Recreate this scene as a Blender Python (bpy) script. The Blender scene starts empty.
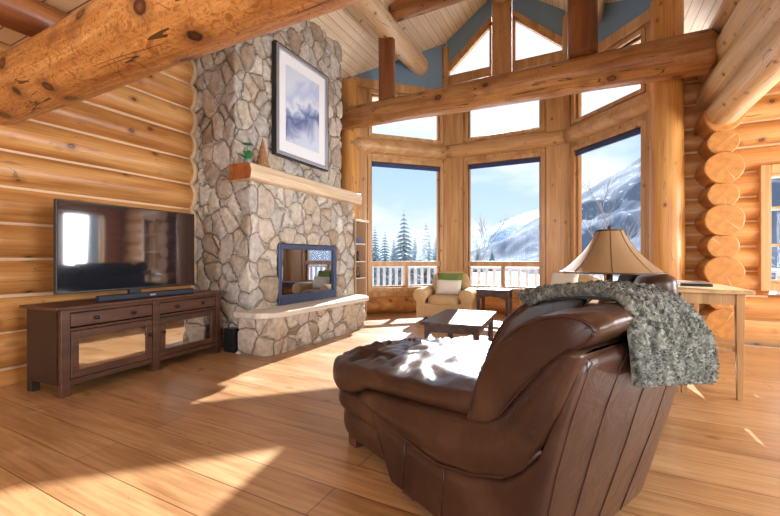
import bpy, bmesh, math, random
from mathutils import Vector, Matrix, Quaternion, noise

S = bpy.context.scene
C = S.collection
PI = math.pi
random.seed(7)
V = Vector

# ------------------------------------------------------------------ camera
cam = bpy.data.cameras.new('camera')
cam.sensor_width = 36.0
cam.lens = 36.0 * 382.0 / 780.0
cam.clip_end = 3000
co = bpy.data.objects.new('camera', cam)
C.objects.link(co)
co.location = (0, 0, 1.2)
co.rotation_euler = (PI / 2, 0, math.radians(27))
S.camera = co

# ------------------------------------------------------------------ sky, sun, added fill, exposure
SUN_DIR = V((0.20, -0.97, -0.592))           # the way the light travels
SUN_STRENGTH = 11.5
SKY_STRENGTH = 1.12
FILL_LIGHT = 1.0
EXPOSURE = 0.45

S.view_settings.view_transform = 'Standard'
S.view_settings.look = 'None'
S.view_settings.gamma = 1.0
S.view_settings.use_curve_mapping = False
S.view_settings.exposure = EXPOSURE

world = bpy.data.worlds.new('world')
S.world = world
world.use_nodes = True
wn = world.node_tree
wn.nodes.clear()


def nd(nt, typ, **kw):
    n = nt.nodes.new(typ)
    for k, v in kw.items():
        setattr(n, k, v)
    return n


_o = nd(wn, 'ShaderNodeOutputWorld')
_b = nd(wn, 'ShaderNodeBackground')
_b.inputs[1].default_value = SKY_STRENGTH
_tc = nd(wn, 'ShaderNodeTexCoord')
_sep = nd(wn, 'ShaderNodeSeparateXYZ')
wn.links.new(_tc.outputs['Generated'], _sep.inputs[0])
_r = nd(wn, 'ShaderNodeValToRGB')
wn.links.new(_sep.outputs[2], _r.inputs[0])
e = _r.color_ramp.elements
e[0].position = 0.0
e[0].color = (.62, .71, .84, 1)
e[1].position = 1.0
e[1].color = (.95, .96, .98, 1)
x_ = _r.color_ramp.elements.new(.25)
x_.color = (.38, .54, .84, 1)
x_ = _r.color_ramp.elements.new(.36)
x_.color = (.82, .86, .92, 1)
x_ = _r.color_ramp.elements.new(.1)
x_.color = (.50, .63, .84, 1)
_m = nd(wn, 'ShaderNodeMapping')
_m.inputs['Scale'].default_value = (1.0, 1.0, 2.6)
wn.links.new(_tc.outputs['Generated'], _m.inputs[0])
_n = nd(wn, 'ShaderNodeTexNoise')
_n.inputs['Scale'].default_value = 3.2
_n.inputs['Detail'].default_value = 7
wn.links.new(_m.outputs[0], _n.inputs['Vector'])
_cr = nd(wn, 'ShaderNodeValToRGB')
_cr.color_ramp.elements[0].position = .47
_cr.color_ramp.elements[1].position = .64
wn.links.new(_n.outputs['Fac'], _cr.inputs[0])
_mx = nd(wn, 'ShaderNodeMixRGB')
wn.links.new(_cr.outputs[0], _mx.inputs[0])
wn.links.new(_r.outputs[0], _mx.inputs[1])
_mx.inputs[2].default_value = (.74, .77, .82, 1)
wn.links.new(_mx.outputs[0], _b.inputs[0])
wn.links.new(_b.outputs[0], _o.inputs[0])

sun = bpy.data.lights.new('sun', 'SUN')
sun.energy = SUN_STRENGTH
sun.angle = math.radians(.6)
sun.color = (.97, .97, 1.0)
so = bpy.data.objects.new('sun', sun)
C.objects.link(so)
so.rotation_euler = SUN_DIR.to_track_quat('-Z', 'Y').to_euler()
so.location = (-3, 20, 14)


def area(name, loc, to, sx, sy, power, col=(.96, .98, 1.0)):
    l = bpy.data.lights.new(name, 'AREA')
    l.shape = 'RECTANGLE'
    l.size, l.size_y = sx, sy
    l.energy = power * FILL_LIGHT
    l.color = col
    o = bpy.data.objects.new(name, l)
    C.objects.link(o)
    o.location = loc
    o.rotation_euler = (V(to) - V(loc)).to_track_quat('-Z', 'Z').to_euler()
    return o


# added fill lamps standing in for daylight, outside the back and right windows
area('fill_lamp_back', (-2.6, -4.0, 1.7), (-2.6, 2, 1.9), 2.2, 2.2, 95)
area('fill_lamp_back', (1.4, -4.0, 1.7), (1.0, 2, 1.9), 2.6, 2.2, 110)
area('fill_lamp_right', (5.0, 0.6, 1.6), (0, 1.6, 2.2), 2.4, 1.8, 350)
area('fill_lamp_right', (5.0, 5.4, 1.6), (0, 5.0, 2.2), 2.2, 1.8, 350)

# ------------------------------------------------------------------ helpers


def link(o, parent=None):
    C.objects.link(o)
    if parent is not None:
        o.parent = parent
    return o


def thing(name, label, cat, loc=(0, 0, 0), group=None, kind=None):
    o = bpy.data.objects.new(name, None)
    o.empty_display_size = .1
    o.location = loc
    link(o)
    tag(o, label, cat, group, kind)
    return o


def tag(o, label=None, cat=None, group=None, kind=None):
    if label:
        o['label'] = label
    if cat:
        o['category'] = cat
    if group:
        o['group'] = group
    if kind:
        o['kind'] = kind
    return o


def obj(name, bm, mats, parent=None, smooth=False, flat_caps=False, sub=0, bevel=0.0, bseg=2):
    """bm in world coordinates; a child stores them relative to its thing"""
    me = bpy.data.meshes.new(name)
    if parent is not None:
        off = parent.matrix_world.translation if parent.parent else parent.location
        p = parent
        tot = V((0, 0, 0))
        while p is not None:
            tot += p.location
            p = p.parent
        bmesh.ops.translate(bm, verts=bm.verts, vec=-tot)
    bmesh.ops.recalc_face_normals(bm, faces=bm.faces)
    bm.to_mesh(me)
    bm.free()
    if not isinstance(mats, (list, tuple)):
        mats = [mats]
    for m in mats:
        me.materials.append(m)
    if smooth:
        for p in me.polygons:
            p.use_smooth = True
        if flat_caps:
            try:
                me.set_sharp_from_angle(angle=math.radians(40))
            except Exception:
                pass
    o = bpy.data.objects.new(name, me)
    link(o, parent)
    if bevel > 0:
        b = o.modifiers.new('bevel', 'BEVEL')
        b.width = bevel
        b.segments = bseg
        b.limit_method = 'ANGLE'
        b.angle_limit = math.radians(35)
    if sub:
        s = o.modifiers.new('sub', 'SUBSURF')
        s.levels = sub
        s.render_levels = sub
    return o


def nb():
    return bmesh.new()


def bx(bm, x0, x1, y0, y1, z0, z1, M=None, mi=0):
    vs = [V((x, y, z)) for x in (x0, x1) for y in (y0, y1) for z in (z0, z1)]
    if M is not None:
        vs = [M @ v for v in vs]
    v = [bm.verts.new(p) for p in vs]
    for a in ((0, 1, 3, 2), (4, 6, 7, 5), (0, 4, 5, 1), (2, 3, 7, 6), (0, 2, 6, 4), (1, 5, 7, 3)):
        f = bm.faces.new([v[i] for i in a])
        f.material_index = mi
    return v


def prism(bm, pts, axis_vec, mi=0):
    """extrude polygon (list of Vector) along vector"""
    a = [bm.verts.new(p) for p in pts]
    b = [bm.verts.new(V(p) + V(axis_vec)) for p in pts]
    n = len(pts)
    fs = [bm.faces.new(a), bm.faces.new(b[::-1])]
    for i in range(n):
        fs.append(bm.faces.new([a[i], b[i], b[(i + 1) % n], a[(i + 1) % n]]))
    for f in fs:
        f.material_index = mi


def lathe(bm, prof, seg=28, c=(0, 0, 0), M=None, cap=True):
    rings = []
    for r, z in prof:
        ring = []
        for i in range(seg):
            a = 2 * PI * i / seg
            p = V((c[0] + r * math.cos(a), c[1] + r * math.sin(a), c[2] + z))
            if M is not None:
                p = M @ p
            ring.append(bm.verts.new(p))
        rings.append(ring)
    for a, b in zip(rings, rings[1:]):
        for i in range(seg):
            bm.faces.new([a[i], a[(i + 1) % seg], b[(i + 1) % seg], b[i]])
    if cap:
        bm.faces.new(rings[0][::-1])
        bm.faces.new(rings[-1])


def tube(bm, pts, r, seg=8, cap=True):
    pts = [V(p) for p in pts]
    rings = []
    up = V((0, 0, 1))
    for i, p in enumerate(pts):
        d = (pts[min(i + 1, len(pts) - 1)] - pts[max(i - 1, 0)]).normalized()
        s = d.cross(up)
        if s.length < 1e-3:
            s = d.cross(V((1, 0, 0)))
        s.normalize()
        t = s.cross(d).normalized()
        rr = r[i] if isinstance(r, (list, tuple)) else r
        rings.append([bm.verts.new(p + s * rr * math.cos(2 * PI * k / seg) + t * rr * math.sin(2 * PI * k / seg)) for k in range(seg)])
    for a, b in zip(rings, rings[1:]):
        for k in range(seg):
            bm.faces.new([a[k], a[(k + 1) % seg], b[(k + 1) % seg], b[k]])
    if cap:
        bm.faces.new(rings[0][::-1])
        bm.faces.new(rings[-1])


def cyl_x(bm, x0, x1, r0, r1, seg=24, rings=10, seed=0, wob=.02, M=None, side_mi=0, cap_mi=0, chamfer=0.0):
    """a log along local X"""
    prof = []
    n = rings
    for i in range(n + 1):
        t = i / n
        prof.append((x0 + (x1 - x0) * t, r0 + (r1 - r0) * t))
    if chamfer:
        prof = [(x0, r0 - chamfer), (x0 + chamfer, r0)] + prof[1:-1] + [(x1 - chamfer, r1), (x1, r1 - chamfer)]
    R = []
    for x, r in prof:
        ring = []
        for k in range(seg):
            a = 2 * PI * k / seg
            w = 1 + wob * noise.noise(V((x * .9 + seed * 7.3, math.cos(a) * 1.1, math.sin(a) * 1.1 + seed))) * 2
            cy = wob * r * 1.5 * noise.noise(V((x * .5, seed * 3.1, 0)))
            cz = wob * r * 1.5 * noise.noise(V((x * .5, seed * 1.7, 9)))
            p = V((x, cy + r * w * math.cos(a), cz + r * w * math.sin(a)))
            if M is not None:
                p = M @ p
            ring.append(bm.verts.new(p))
        R.append(ring)
    for a, b in zip(R, R[1:]):
        for k in range(seg):
            f = bm.faces.new([a[k], a[(k + 1) % seg], b[(k + 1) % seg], b[k]])
            f.smooth = True
            f.material_index = side_mi
    for ring in (R[0][::-1], R[-1]):
        f = bm.faces.new(ring)
        f.material_index = cap_mi


def log_obj(name, p0, p1, r0, r1, mats, parent=None, seed=0, wob=.02, seg=28, rings=24, chamfer=.02):
    p0, p1 = V(p0), V(p1)
    L = (p1 - p0).length
    bm = nb()
    cyl_x(bm, 0, L, r0, r1, seg, rings, seed, wob, None, 0, 1, chamfer)
    bmesh.ops.recalc_face_normals(bm, faces=bm.faces)
    me = bpy.data.meshes.new(name)
    bm.to_mesh(me)
    bm.free()
    for m in mats:
        me.materials.append(m)
    o = bpy.data.objects.new(name, me)
    link(o, parent)
    tot = V((0, 0, 0))
    p = parent
    while p is not None:
        tot += p.location
        p = p.parent
    o.location = p0 - tot
    o.rotation_euler = (p1 - p0).to_track_quat('X', 'Z').to_euler()
    return o


def puffy_box(bm, sx, sy, sz, M, n=18, ex=3.2, wr=.0, seed=0, wscale=6, crown=0.0):
    """pillow / cushion: superellipsoid box with soft wrinkles"""
    def sp(a, b):
        return math.copysign(abs(a) ** b, a)
    e1, e2 = 2 / ex, 2 / ex
    m = n * 2
    R = []
    for i in range(1, n):
        ph = -PI / 2 + PI * i / n
        ring = []
        for k in range(m):
            th = 2 * PI * k / m
            x = sp(math.cos(ph), e1) * sp(math.cos(th), e2)
            y = sp(math.cos(ph), e1) * sp(math.sin(th), e2)
            z = sp(math.sin(ph), e1)
            p = V((x * sx / 2, y * sy / 2, z * sz / 2))
            if wr:
                q = p * wscale
                d = noise.noise(V((q.x * 1.0 + seed, q.y * .45, q.z * 1.0)))
                p += p.normalized() * wr * (abs(d) * 1.6 - .4)
            ring.append(bm.verts.new(M @ p))
        R.append(ring)
    bot = bm.verts.new(M @ V((0, 0, -sz / 2)))
    top = bm.verts.new(M @ V((0, 0, sz / 2)))
    for a, b in zip(R, R[1:]):
        for k in range(m):
            bm.faces.new([a[k], a[(k + 1) % m], b[(k + 1) % m], b[k]])
    for k in range(m):
        bm.faces.new([bot, R[0][(k + 1) % m], R[0][k]])
        bm.faces.new([top, R[-1][k], R[-1][(k + 1) % m]])


def pillow_mesh(bm, sx, sy, sz, M, n=14):
    """a flat scatter pillow with pinched edges, thickness along local Y"""
    g = [[[None] * (n + 1) for _ in range(n + 1)] for _ in range(2)]
    for s in (0, 1):
        for i in range(n + 1):
            for j in range(n + 1):
                u, v = i / n * 2 - 1, j / n * 2 - 1
                edge = (1 - u ** 4) * (1 - v ** 4)
                x = u * sx / 2 * (1 - .06 * (1 - abs(v)) * abs(u) ** 3)
                z = v * sz / 2 * (1 - .06 * (1 - abs(u)) * abs(v) ** 3)
                y = sy / 2 * edge ** .6 * (1 if s else -1)
                if edge < 1e-6 and s:
                    g[1][i][j] = g[0][i][j]
                else:
                    g[s][i][j] = bm.verts.new(M @ V((x, y, z)))
    for s in (0, 1):
        for i in range(n):
            for j in range(n):
                q = [g[s][i][j], g[s][i + 1][j], g[s][i + 1][j + 1], g[s][i][j + 1]]
                u = []
                for vv in q:
                    if vv not in u:
                        u.append(vv)
                if len(u) > 2:
                    try:
                        bm.faces.new(u)
                    except ValueError:
                        pass


# ------------------------------------------------------------------ materials


def mat(name):
    m = bpy.data.materials.new(name)
    m.use_nodes = True
    nt = m.node_tree
    b = nt.nodes['Principled BSDF']
    return m, nt, b


def L_(nt, a, b):
    nt.links.new(a, b)


def simple(name, col, rough=.5, metal=0.0, spec=.5, bump=0.0, bscale=60, var=0.0, coat=0.0):
    m, nt, b = mat(name)
    b.inputs['Base Color'].default_value = (*col, 1)
    b.inputs['Roughness'].default_value = rough
    b.inputs['Metallic'].default_value = metal
    b.inputs['Specular IOR Level'].default_value = spec
    b.inputs['Coat Weight'].default_value = coat
    if bump or var:
        tc = nd(nt, 'ShaderNodeTexCoord')
        n = nd(nt, 'ShaderNodeTexNoise')
        n.inputs['Scale'].default_value = bscale
        n.inputs['Detail'].default_value = 5
        L_(nt, tc.outputs['Object'], n.inputs['Vector'])
        if bump:
            bp = nd(nt, 'ShaderNodeBump')
            bp.inputs['Strength'].default_value = bump
            bp.inputs['Distance'].default_value = .01
            L_(nt, n.outputs['Fac'], bp.inputs['Height'])
            L_(nt, bp.outputs[0], b.inputs['Normal'])
        if var:
            r = nd(nt, 'ShaderNodeValToRGB')
            r.color_ramp.elements[0].position = .3
            r.color_ramp.elements[1].position = .7
            r.color_ramp.elements[0].color = (*[c * (1 - var) for c in col], 1)
            r.color_ramp.elements[1].color = (*[min(1, c * (1 + var)) for c in col], 1)
            L_(nt, n.outputs['Fac'], r.inputs[0])
            L_(nt, r.outputs[0], b.inputs['Base Color'])
    return m


def mapped(nt, src, scale):
    mp = nd(nt, 'ShaderNodeMapping')
    mp.inputs['Scale'].default_value = scale
    L_(nt, src, mp.inputs[0])
    return mp.outputs[0]


def noise_n(nt, vec, scale=1, detail=4, dist=0.0):
    n = nd(nt, 'ShaderNodeTexNoise')
    n.inputs['Scale'].default_value = scale
    n.inputs['Detail'].default_value = detail
    n.inputs['Distortion'].default_value = dist
    L_(nt, vec, n.inputs['Vector'])
    return n.outputs['Fac']


def ramp(nt, fac, stops):
    r = nd(nt, 'ShaderNodeValToRGB')
    el = r.color_ramp.elements
    el[0].position, el[0].color = stops[0][0], (*stops[0][1], 1)
    el[1].position, el[1].color = stops[-1][0], (*stops[-1][1], 1)
    for p, c in stops[1:-1]:
        q = el.new(p)
        q.color = (*c, 1)
    L_(nt, fac, r.inputs[0])
    return r.outputs[0]


def mixc(nt, fac, a, b, mode='MIX'):
    m = nd(nt, 'ShaderNodeMixRGB', blend_type=mode)
    for k, s in ((0, fac), (1, a), (2, b)):
        if isinstance(s, (int, float)):
            m.inputs[k].default_value = s
        elif isinstance(s, tuple):
            m.inputs[k].default_value = (*s, 1)
        else:
            L_(nt, s, m.inputs[k])
    return m.outputs[0]


def math_n(nt, op, a, b=None):
    m = nd(nt, 'ShaderNodeMath', operation=op)
    for k, s in ((0, a), (1, b)):
        if s is None:
            continue
        if isinstance(s, (int, float)):
            m.inputs[k].default_value = s
        else:
            L_(nt, s, m.inputs[k])
    return m.outputs[0]


def axis_scale(axis, along, across):
    return tuple(along if a == axis else across for a in 'XYZ')


def wood(name, axis, dark, mid, light, rough=.36, knots=.85, curl=0.0, grain=1.0, checks=.5, scale=1.0, knot_scale=3.4, spec=.5, kr=1.0, cw=.0045, cm=.58):
    m, nt, b = mat(name)
    tc = nd(nt, 'ShaderNodeTexCoord').outputs['Object']
    v1 = mapped(nt, tc, axis_scale(axis, .35 * scale, 4.0 * scale))
    n1 = noise_n(nt, v1, 1.6, 6, .6 + curl * 2.5)
    col = ramp(nt, n1, [(.25, dark), (.5, mid), (.78, light)])
    v2 = mapped(nt, tc, axis_scale(axis, 1.2 * scale, 45.0 * scale))
    n2 = noise_n(nt, v2, 1.3, 5, .4)
    g = ramp(nt, n2, [(.3, (.62, .56, .5)), (.62, (1.05, 1.05, 1.05))])
    col = mixc(nt, .55 * grain, col, g, 'MULTIPLY')
    if curl:
        v3 = mapped(nt, tc, axis_scale(axis, 6, 9))
        n3 = noise_n(nt, v3, 1.2, 3, 3.2)
        c3 = ramp(nt, n3, [(.34, (.55, .38, .26)), (.47, (1.0, 1.0, 1.0)), (.54, (1.08, 1.04, 1.0)), (.67, (.60, .43, .30))])
        col = mixc(nt, curl, col, c3, 'MULTIPLY')
    if checks:
        v4 = mapped(nt, tc, axis_scale(axis, .45, 5.0))
        n4 = noise_n(nt, v4, 1.0, 2, 1.2)
        d = math_n(nt, 'ABSOLUTE', math_n(nt, 'SUBTRACT', n4, .5))
        ln = math_n(nt, 'LESS_THAN', d, cw)
        v5 = noise_n(nt, mapped(nt, tc, (1.3, 1.3, 1.3)), 1.0, 1)
        mk = math_n(nt, 'GREATER_THAN', v5, cm)
        col = mixc(nt, math_n(nt, 'MULTIPLY', math_n(nt, 'MULTIPLY', ln, mk), checks), col, (.09, .04, .015))
    if knots:
        vo = nd(nt, 'ShaderNodeTexVoronoi')
        vo.inputs['Scale'].default_value = knot_scale
        vo.inputs['Randomness'].default_value = 1.0
        wv = nd(nt, 'ShaderNodeVectorMath', operation='ADD')
        L_(nt, mapped(nt, tc, axis_scale(axis, 1.0, 1.35)), wv.inputs[0])
        nn = nd(nt, 'ShaderNodeTexNoise')
        nn.inputs['Scale'].default_value = 9
        L_(nt, tc, nn.inputs['Vector'])
        sc = nd(nt, 'ShaderNodeVectorMath', operation='SCALE')
        sc.inputs['Scale'].default_value = .035
        L_(nt, nn.outputs['Color'], sc.inputs[0])
        L_(nt, sc.outputs[0], wv.inputs[1])
        L_(nt, wv.outputs[0], vo.inputs['Vector'])
        dd = vo.outputs['Distance']
        k1 = ramp(nt, dd, [(.0, (1, 1, 1)), (.10 * kr, (.55, .55, .55)), (.19 * kr, (0, 0, 0))])
        col = mixc(nt, math_n(nt, 'MULTIPLY', k1, knots), col, (.22, .075, .02))
        kc = ramp(nt, dd, [(.0, (1, 1, 1)), (.055 * kr, (1, 1, 1)), (.07 * kr, (0, 0, 0))])
        col = mixc(nt, math_n(nt, 'MULTIPLY', kc, knots), col, (.20, .055, .02))
        k2 = ramp(nt, dd, [(.03 * kr, (0, 0, 0)), (.055 * kr, (1, 1, 1)), (.066 * kr, (1, 1, 1)), (.085 * kr, (0, 0, 0))])
        col = mixc(nt, math_n(nt, 'MULTIPLY', k2, knots), col, (.06, .022, .01))
    L_(nt, col, b.inputs['Base Color'])
    b.inputs['Roughness'].default_value = rough
    b.inputs['Specular IOR Level'].default_value = spec
    bp = nd(nt, 'ShaderNodeBump')
    bp.inputs['Strength'].default_value = .12
    bp.inputs['Distance'].default_value = .01
    L_(nt, n2, bp.inputs['Height'])
    L_(nt, bp.outputs[0], b.inputs['Normal'])
    return m


HONEY = ((.36, .135, .034), (.60, .275, .082), (.76, .44, .17))
PALE = ((.44, .22, .085), (.60, .345, .145), (.74, .49, .255))
M_logX = wood('log_wood_x', 'X', *HONEY, kr=1.5)
M_logY = wood('log_wood_y', 'Y', *HONEY, kr=1.5)
M_logZ = wood('log_wood_z', 'Z', *HONEY)
M_beam = wood('foreground_beam_wood', 'X', (.42, .16, .04), (.62, .28, .075), (.76, .42, .15), curl=.8, checks=1.0, knots=1.0, knot_scale=3.1, kr=2.4, cw=.0055, cm=.54, rough=.36)
M_tie = wood('tie_beam_wood', 'X', (.20, .075, .022), (.44, .20, .062), (.64, .35, .13), curl=.3, checks=1.0, knots=1.0, knot_scale=2.6, kr=2.0, cw=.007, cm=.52)
M_post = wood('post_wood', 'X', (.50, .20, .04), (.68, .33, .085), (.80, .46, .16), checks=.8)
M_darkpost = wood('dark_post_wood', 'X', (.10, .028, .009), (.24, .075, .02), (.42, .17, .05), checks=.8)  # post wood darkened further, camera-side shade put into the colour
M_purlin = wood('purlin_wood', 'X', (.62, .38, .18), (.78, .56, .32), (.86, .70, .50), checks=.9)
M_trimZ = wood('trim_wood_z', 'Z', *PALE, knots=.6, checks=0, knot_scale=3.5)
M_trimX = wood('trim_wood_x', 'X', *PALE, knots=.6, checks=0, knot_scale=3.5)
M_endgrain = simple('end_grain', (.60, .25, .055), .55, var=.18, bscale=14, bump=.1)
M_chink = simple('chinking', (.70, .50, .31), .8, bump=.2, bscale=40)
M_blue = simple('blue_paint', (.21, .36, .54), .7, var=.03, bscale=20)
M_hearth = wood('hearth_stone_cap', 'Y', (.58, .51, .43), (.74, .68, .60), (.82, .78, .72), knots=0, checks=0, rough=.7, spec=.2)
M_mantel = wood('mantel_wood', 'Y', (.62, .42, .24), (.78, .60, .40), (.86, .74, .57), knots=.35, checks=.8)
M_mantel_end = simple('mantel_end_grain', (.36, .10, .022), .6, var=.35, bscale=18, bump=.2)


def ceiling_mat():
    m, nt, b = mat('tongue_and_groove_pine')
    tc = nd(nt, 'ShaderNodeTexCoord').outputs['Object']
    sp = nd(nt, 'ShaderNodeSeparateXYZ')
    L_(nt, tc, sp.inputs[0])
    cb = nd(nt, 'ShaderNodeCombineXYZ')
    L_(nt, sp.outputs[1], cb.inputs[0])
    L_(nt, sp.outputs[0], cb.inputs[1])
    br = nd(nt, 'ShaderNodeTexBrick')
    br.offset = .37
    br.inputs['Scale'].default_value = 1
    br.inputs['Brick Width'].default_value = 3.1
    br.inputs['Row Height'].default_value = .115
    br.inputs['Mortar Size'].default_value = .004
    br.inputs['Mortar Smooth'].default_value = .3
    br.inputs['Color1'].default_value = (.90, .78, .60, 1)
    br.inputs['Color2'].default_value = (.86, .71, .52, 1)
    br.inputs['Mortar'].default_value = (.45, .29, .16, 1)
    L_(nt, cb.outputs[0], br.inputs['Vector'])
    n2 = noise_n(nt, mapped(nt, tc, (16, .8, 16)), 1.3, 5, .5)
    g = ramp(nt, n2, [(.3, (.78, .73, .68)), (.65, (1.06, 1.06, 1.06))])
    col = mixc(nt, .6, br.outputs['Color'], g, 'MULTIPLY')
    vo = nd(nt, 'ShaderNodeTexVoronoi')
    vo.inputs['Scale'].default_value = 2.4
    L_(nt, tc, vo.inputs['Vector'])
    k1 = ramp(nt, vo.outputs['Distance'], [(.0, (1, 1, 1)), (.06, (.8, .8, .8)), (.10, (0, 0, 0))])
    col = mixc(nt, math_n(nt, 'MULTIPLY', k1, .7), col, (.30, .14, .06))
    L_(nt, col, b.inputs['Base Color'])
    b.inputs['Roughness'].default_value = .55
    b.inputs['Specular IOR Level'].default_value = .25
    return m


def floor_mat():
    m, nt, b = mat('wide_pine_planks')
    tc = nd(nt, 'ShaderNodeTexCoord').outputs['Object']
    br = nd(nt, 'ShaderNodeTexBrick')
    br.offset = .43
    br.inputs['Scale'].default_value = 1
    br.inputs['Brick Width'].default_value = 2.7
    br.inputs['Row Height'].default_value = .235
    br.inputs['Mortar Size'].default_value = .0035
    br.inputs['Mortar Smooth'].default_value = .4
    br.inputs['Bias'].default_value = 0
    br.inputs['Color1'].default_value = (.55, .315, .145, 1)
    br.inputs['Color2'].default_value = (.43, .235, .10, 1)
    br.inputs['Mortar'].default_value = (.15, .06, .018, 1)
    L_(nt, tc, br.inputs['Vector'])
    n1 = noise_n(nt, mapped(nt, tc, (.5, 3.5, 1)), 1.6, 6, 1.2)
    c1 = ramp(nt, n1, [(.28, (.72, .62, .52)), (.5, (1, 1, 1)), (.72, (1.22, 1.28, 1.35))])
    col = mixc(nt, .85, br.outputs['Color'], c1, 'MULTIPLY')
    n2 = noise_n(nt, mapped(nt, tc, (1.6, 38, 1)), 1.2, 5, .6)
    g = ramp(nt, n2, [(.3, (.56, .48, .40)), (.62, (1.08, 1.08, 1.08))])
    col = mixc(nt, .62, col, g, 'MULTIPLY')
    vo = nd(nt, 'ShaderNodeTexVoronoi')
    vo.inputs['Scale'].default_value = 2.2
    L_(nt, mapped(nt, tc, (.8, 1.3, 1)), vo.inputs['Vector'])
    k1 = ramp(nt, vo.outputs['Distance'], [(.0, (1, 1, 1)), (.05, (.7, .7, .7)), (.10, (0, 0, 0))])
    col = mixc(nt, math_n(nt, 'MULTIPLY', k1, .75), col, (.16, .06, .018))
    # worn scuffs
    n3 = noise_n(nt, mapped(nt, tc, (1.1, 2.2, 1)), 1.4, 8, .8)
    s3 = ramp(nt, n3, [(.60, (0, 0, 0)), (.78, (1, 1, 1))])
    col = mixc(nt, math_n(nt, 'MULTIPLY', s3, .6), col, (.66, .47, .31))
    L_(nt, col, b.inputs['Base Color'])
    rr = ramp(nt, n3, [(.3, (.26, .26, .26)), (.75, (.46, .46, .46))])
    L_(nt, rr, b.inputs['Roughness'])
    b.inputs['Specular IOR Level'].default_value = .6
    b.inputs['Coat Weight'].default_value = .45
    b.inputs['Coat Roughness'].default_value = .28
    bp = nd(nt, 'ShaderNodeBump')
    bp.inputs['Strength'].default_value = .25
    bp.inputs['Distance'].default_value = .008
    hh = mixc(nt, .35, br.outputs['Fac'], n2)
    inv = math_n(nt, 'SUBTRACT', 1.0, br.outputs['Fac'])
    L_(nt, mixc(nt, .3, inv, n1), bp.inputs['Height'])
    L_(nt, bp.outputs[0], b.inputs['Normal'])
    return m


def stone_mat():
    m, nt, b = mat('fieldstone')
    tc = nd(nt, 'ShaderNodeTexCoord').outputs['Object']
    nn = nd(nt, 'ShaderNodeTexNoise')
    nn.inputs['Scale'].default_value = 3.0
    nn.inputs['Detail'].default_value = 3
    L_(nt, tc, nn.inputs['Vector'])
    sb = nd(nt, 'ShaderNodeVectorMath', operation='SUBTRACT')
    L_(nt, nn.outputs['Color'], sb.inputs[0])
    sb.inputs[1].default_value = (.5, .5, .5)
    sc = nd(nt, 'ShaderNodeVectorMath', operation='SCALE')
    sc.inputs['Scale'].default_value = .16
    L_(nt, sb.outputs[0], sc.inputs[0])
    ad = nd(nt, 'ShaderNodeVectorMath', operation='ADD')
    L_(nt, mapped(nt, tc, (1, 1, .85)), ad.inputs[0])
    L_(nt, sc.outputs[0], ad.inputs[1])
    SCALE = 4.0
    v1 = nd(nt, 'ShaderNodeTexVoronoi')
    v1.inputs['Scale'].default_value = SCALE
    L_(nt, ad.outputs[0], v1.inputs['Vector'])
    v2 = nd(nt, 'ShaderNodeTexVoronoi', feature='DISTANCE_TO_EDGE')
    v2.inputs['Scale'].default_value = SCALE
    L_(nt, ad.outputs[0], v2.inputs['Vector'])
    sp = nd(nt, 'ShaderNodeSeparateColor')
    L_(nt, v1.outputs['Color'], sp.inputs[0])
    col = ramp(nt, sp.outputs[0], [(0, (.38, .29, .21)), (.2, (.50, .45, .39)), (.4, (.58, .51, .43)), (.6, (.48, .45, .42)), (.8, (.66, .61, .54)), (1, (.50, .40, .29))])
    n1 = noise_n(nt, tc, 14, 8, .5)
    g = ramp(nt, n1, [(.3, (.66, .62, .58)), (.65, (1.15, 1.15, 1.15))])
    col = mixc(nt, .8, col, g, 'MULTIPLY')
    n4 = noise_n(nt, tc, 2.5, 3)
    col = mixc(nt, .5, col, ramp(nt, n4, [(.35, (.8, .74, .66)), (.65, (1.12, 1.12, 1.14))]), 'MULTIPLY')
    mort = ramp(nt, v2.outputs['Distance'], [(.012, (1, 1, 1)), (.035, (0, 0, 0))])
    col = mixc(nt, math_n(nt, 'MULTIPLY', mort, .8), col, (.24, .20, .16))
    L_(nt, col, b.inputs['Base Color'])
    b.inputs['Roughness'].default_value = .78
    b.inputs['Specular IOR Level'].default_value = .25
    # displacement: rounded stones
    h = ramp(nt, v2.outputs['Distance'], [(.0, (0, 0, 0)), (.06, (.6, .6, .6)), (.16, (.9, .9, .9)), (.35, (1, 1, 1))])
    hn = math_n(nt, 'ADD', math_n(nt, 'MULTIPLY', h, .75), math_n(nt, 'MULTIPLY', n1, .28))
    h2 = math_n(nt, 'ADD', hn, math_n(nt, 'MULTIPLY', math_n(nt, 'MULTIPLY', sp.outputs[1], h), .55))
    ds = nd(nt, 'ShaderNodeDisplacement')
    ds.inputs['Scale'].default_value = .05
    ds.inputs['Midlevel'].default_value = .9
    L_(nt, h2, ds.inputs['Height'])
    L_(nt, ds.outputs[0], nt.nodes['Material Output'].inputs['Displacement'])
    m.displacement_method = 'BOTH'
    return m


def leather_mat():
    m, nt, b = mat('brown_leather')
    tc = nd(nt, 'ShaderNodeTexCoord').outputs['Object']
    n1 = noise_n(nt, tc, 3.0, 5, .4)
    col = ramp(nt, n1, [(.3, (.030, .012, .009)), (.55, (.058, .025, .015)), (.8, (.100, .048, .027))])
    L_(nt, col, b.inputs['Base Color'])
    n2 = noise_n(nt, tc, 220, 3)
    n3 = noise_n(nt, mapped(nt, tc, (7, 7, 7)), 1.0, 4, 1.0)
    hh = math_n(nt, 'ADD', math_n(nt, 'MULTIPLY', n2, .12), n3)
    bp = nd(nt, 'ShaderNodeBump')
    bp.inputs['Strength'].default_value = .35
    bp.inputs['Distance'].default_value = .02
    L_(nt, hh, bp.inputs['Height'])
    L_(nt, bp.outputs[0], b.inputs['Normal'])
    b.inputs['Roughness'].default_value = .31
    b.inputs['Specular IOR Level'].default_value = .42
    b.inputs['Coat Weight'].default_value = .0
    b.inputs['Coat Roughness'].default_value = .25
    return m


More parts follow.
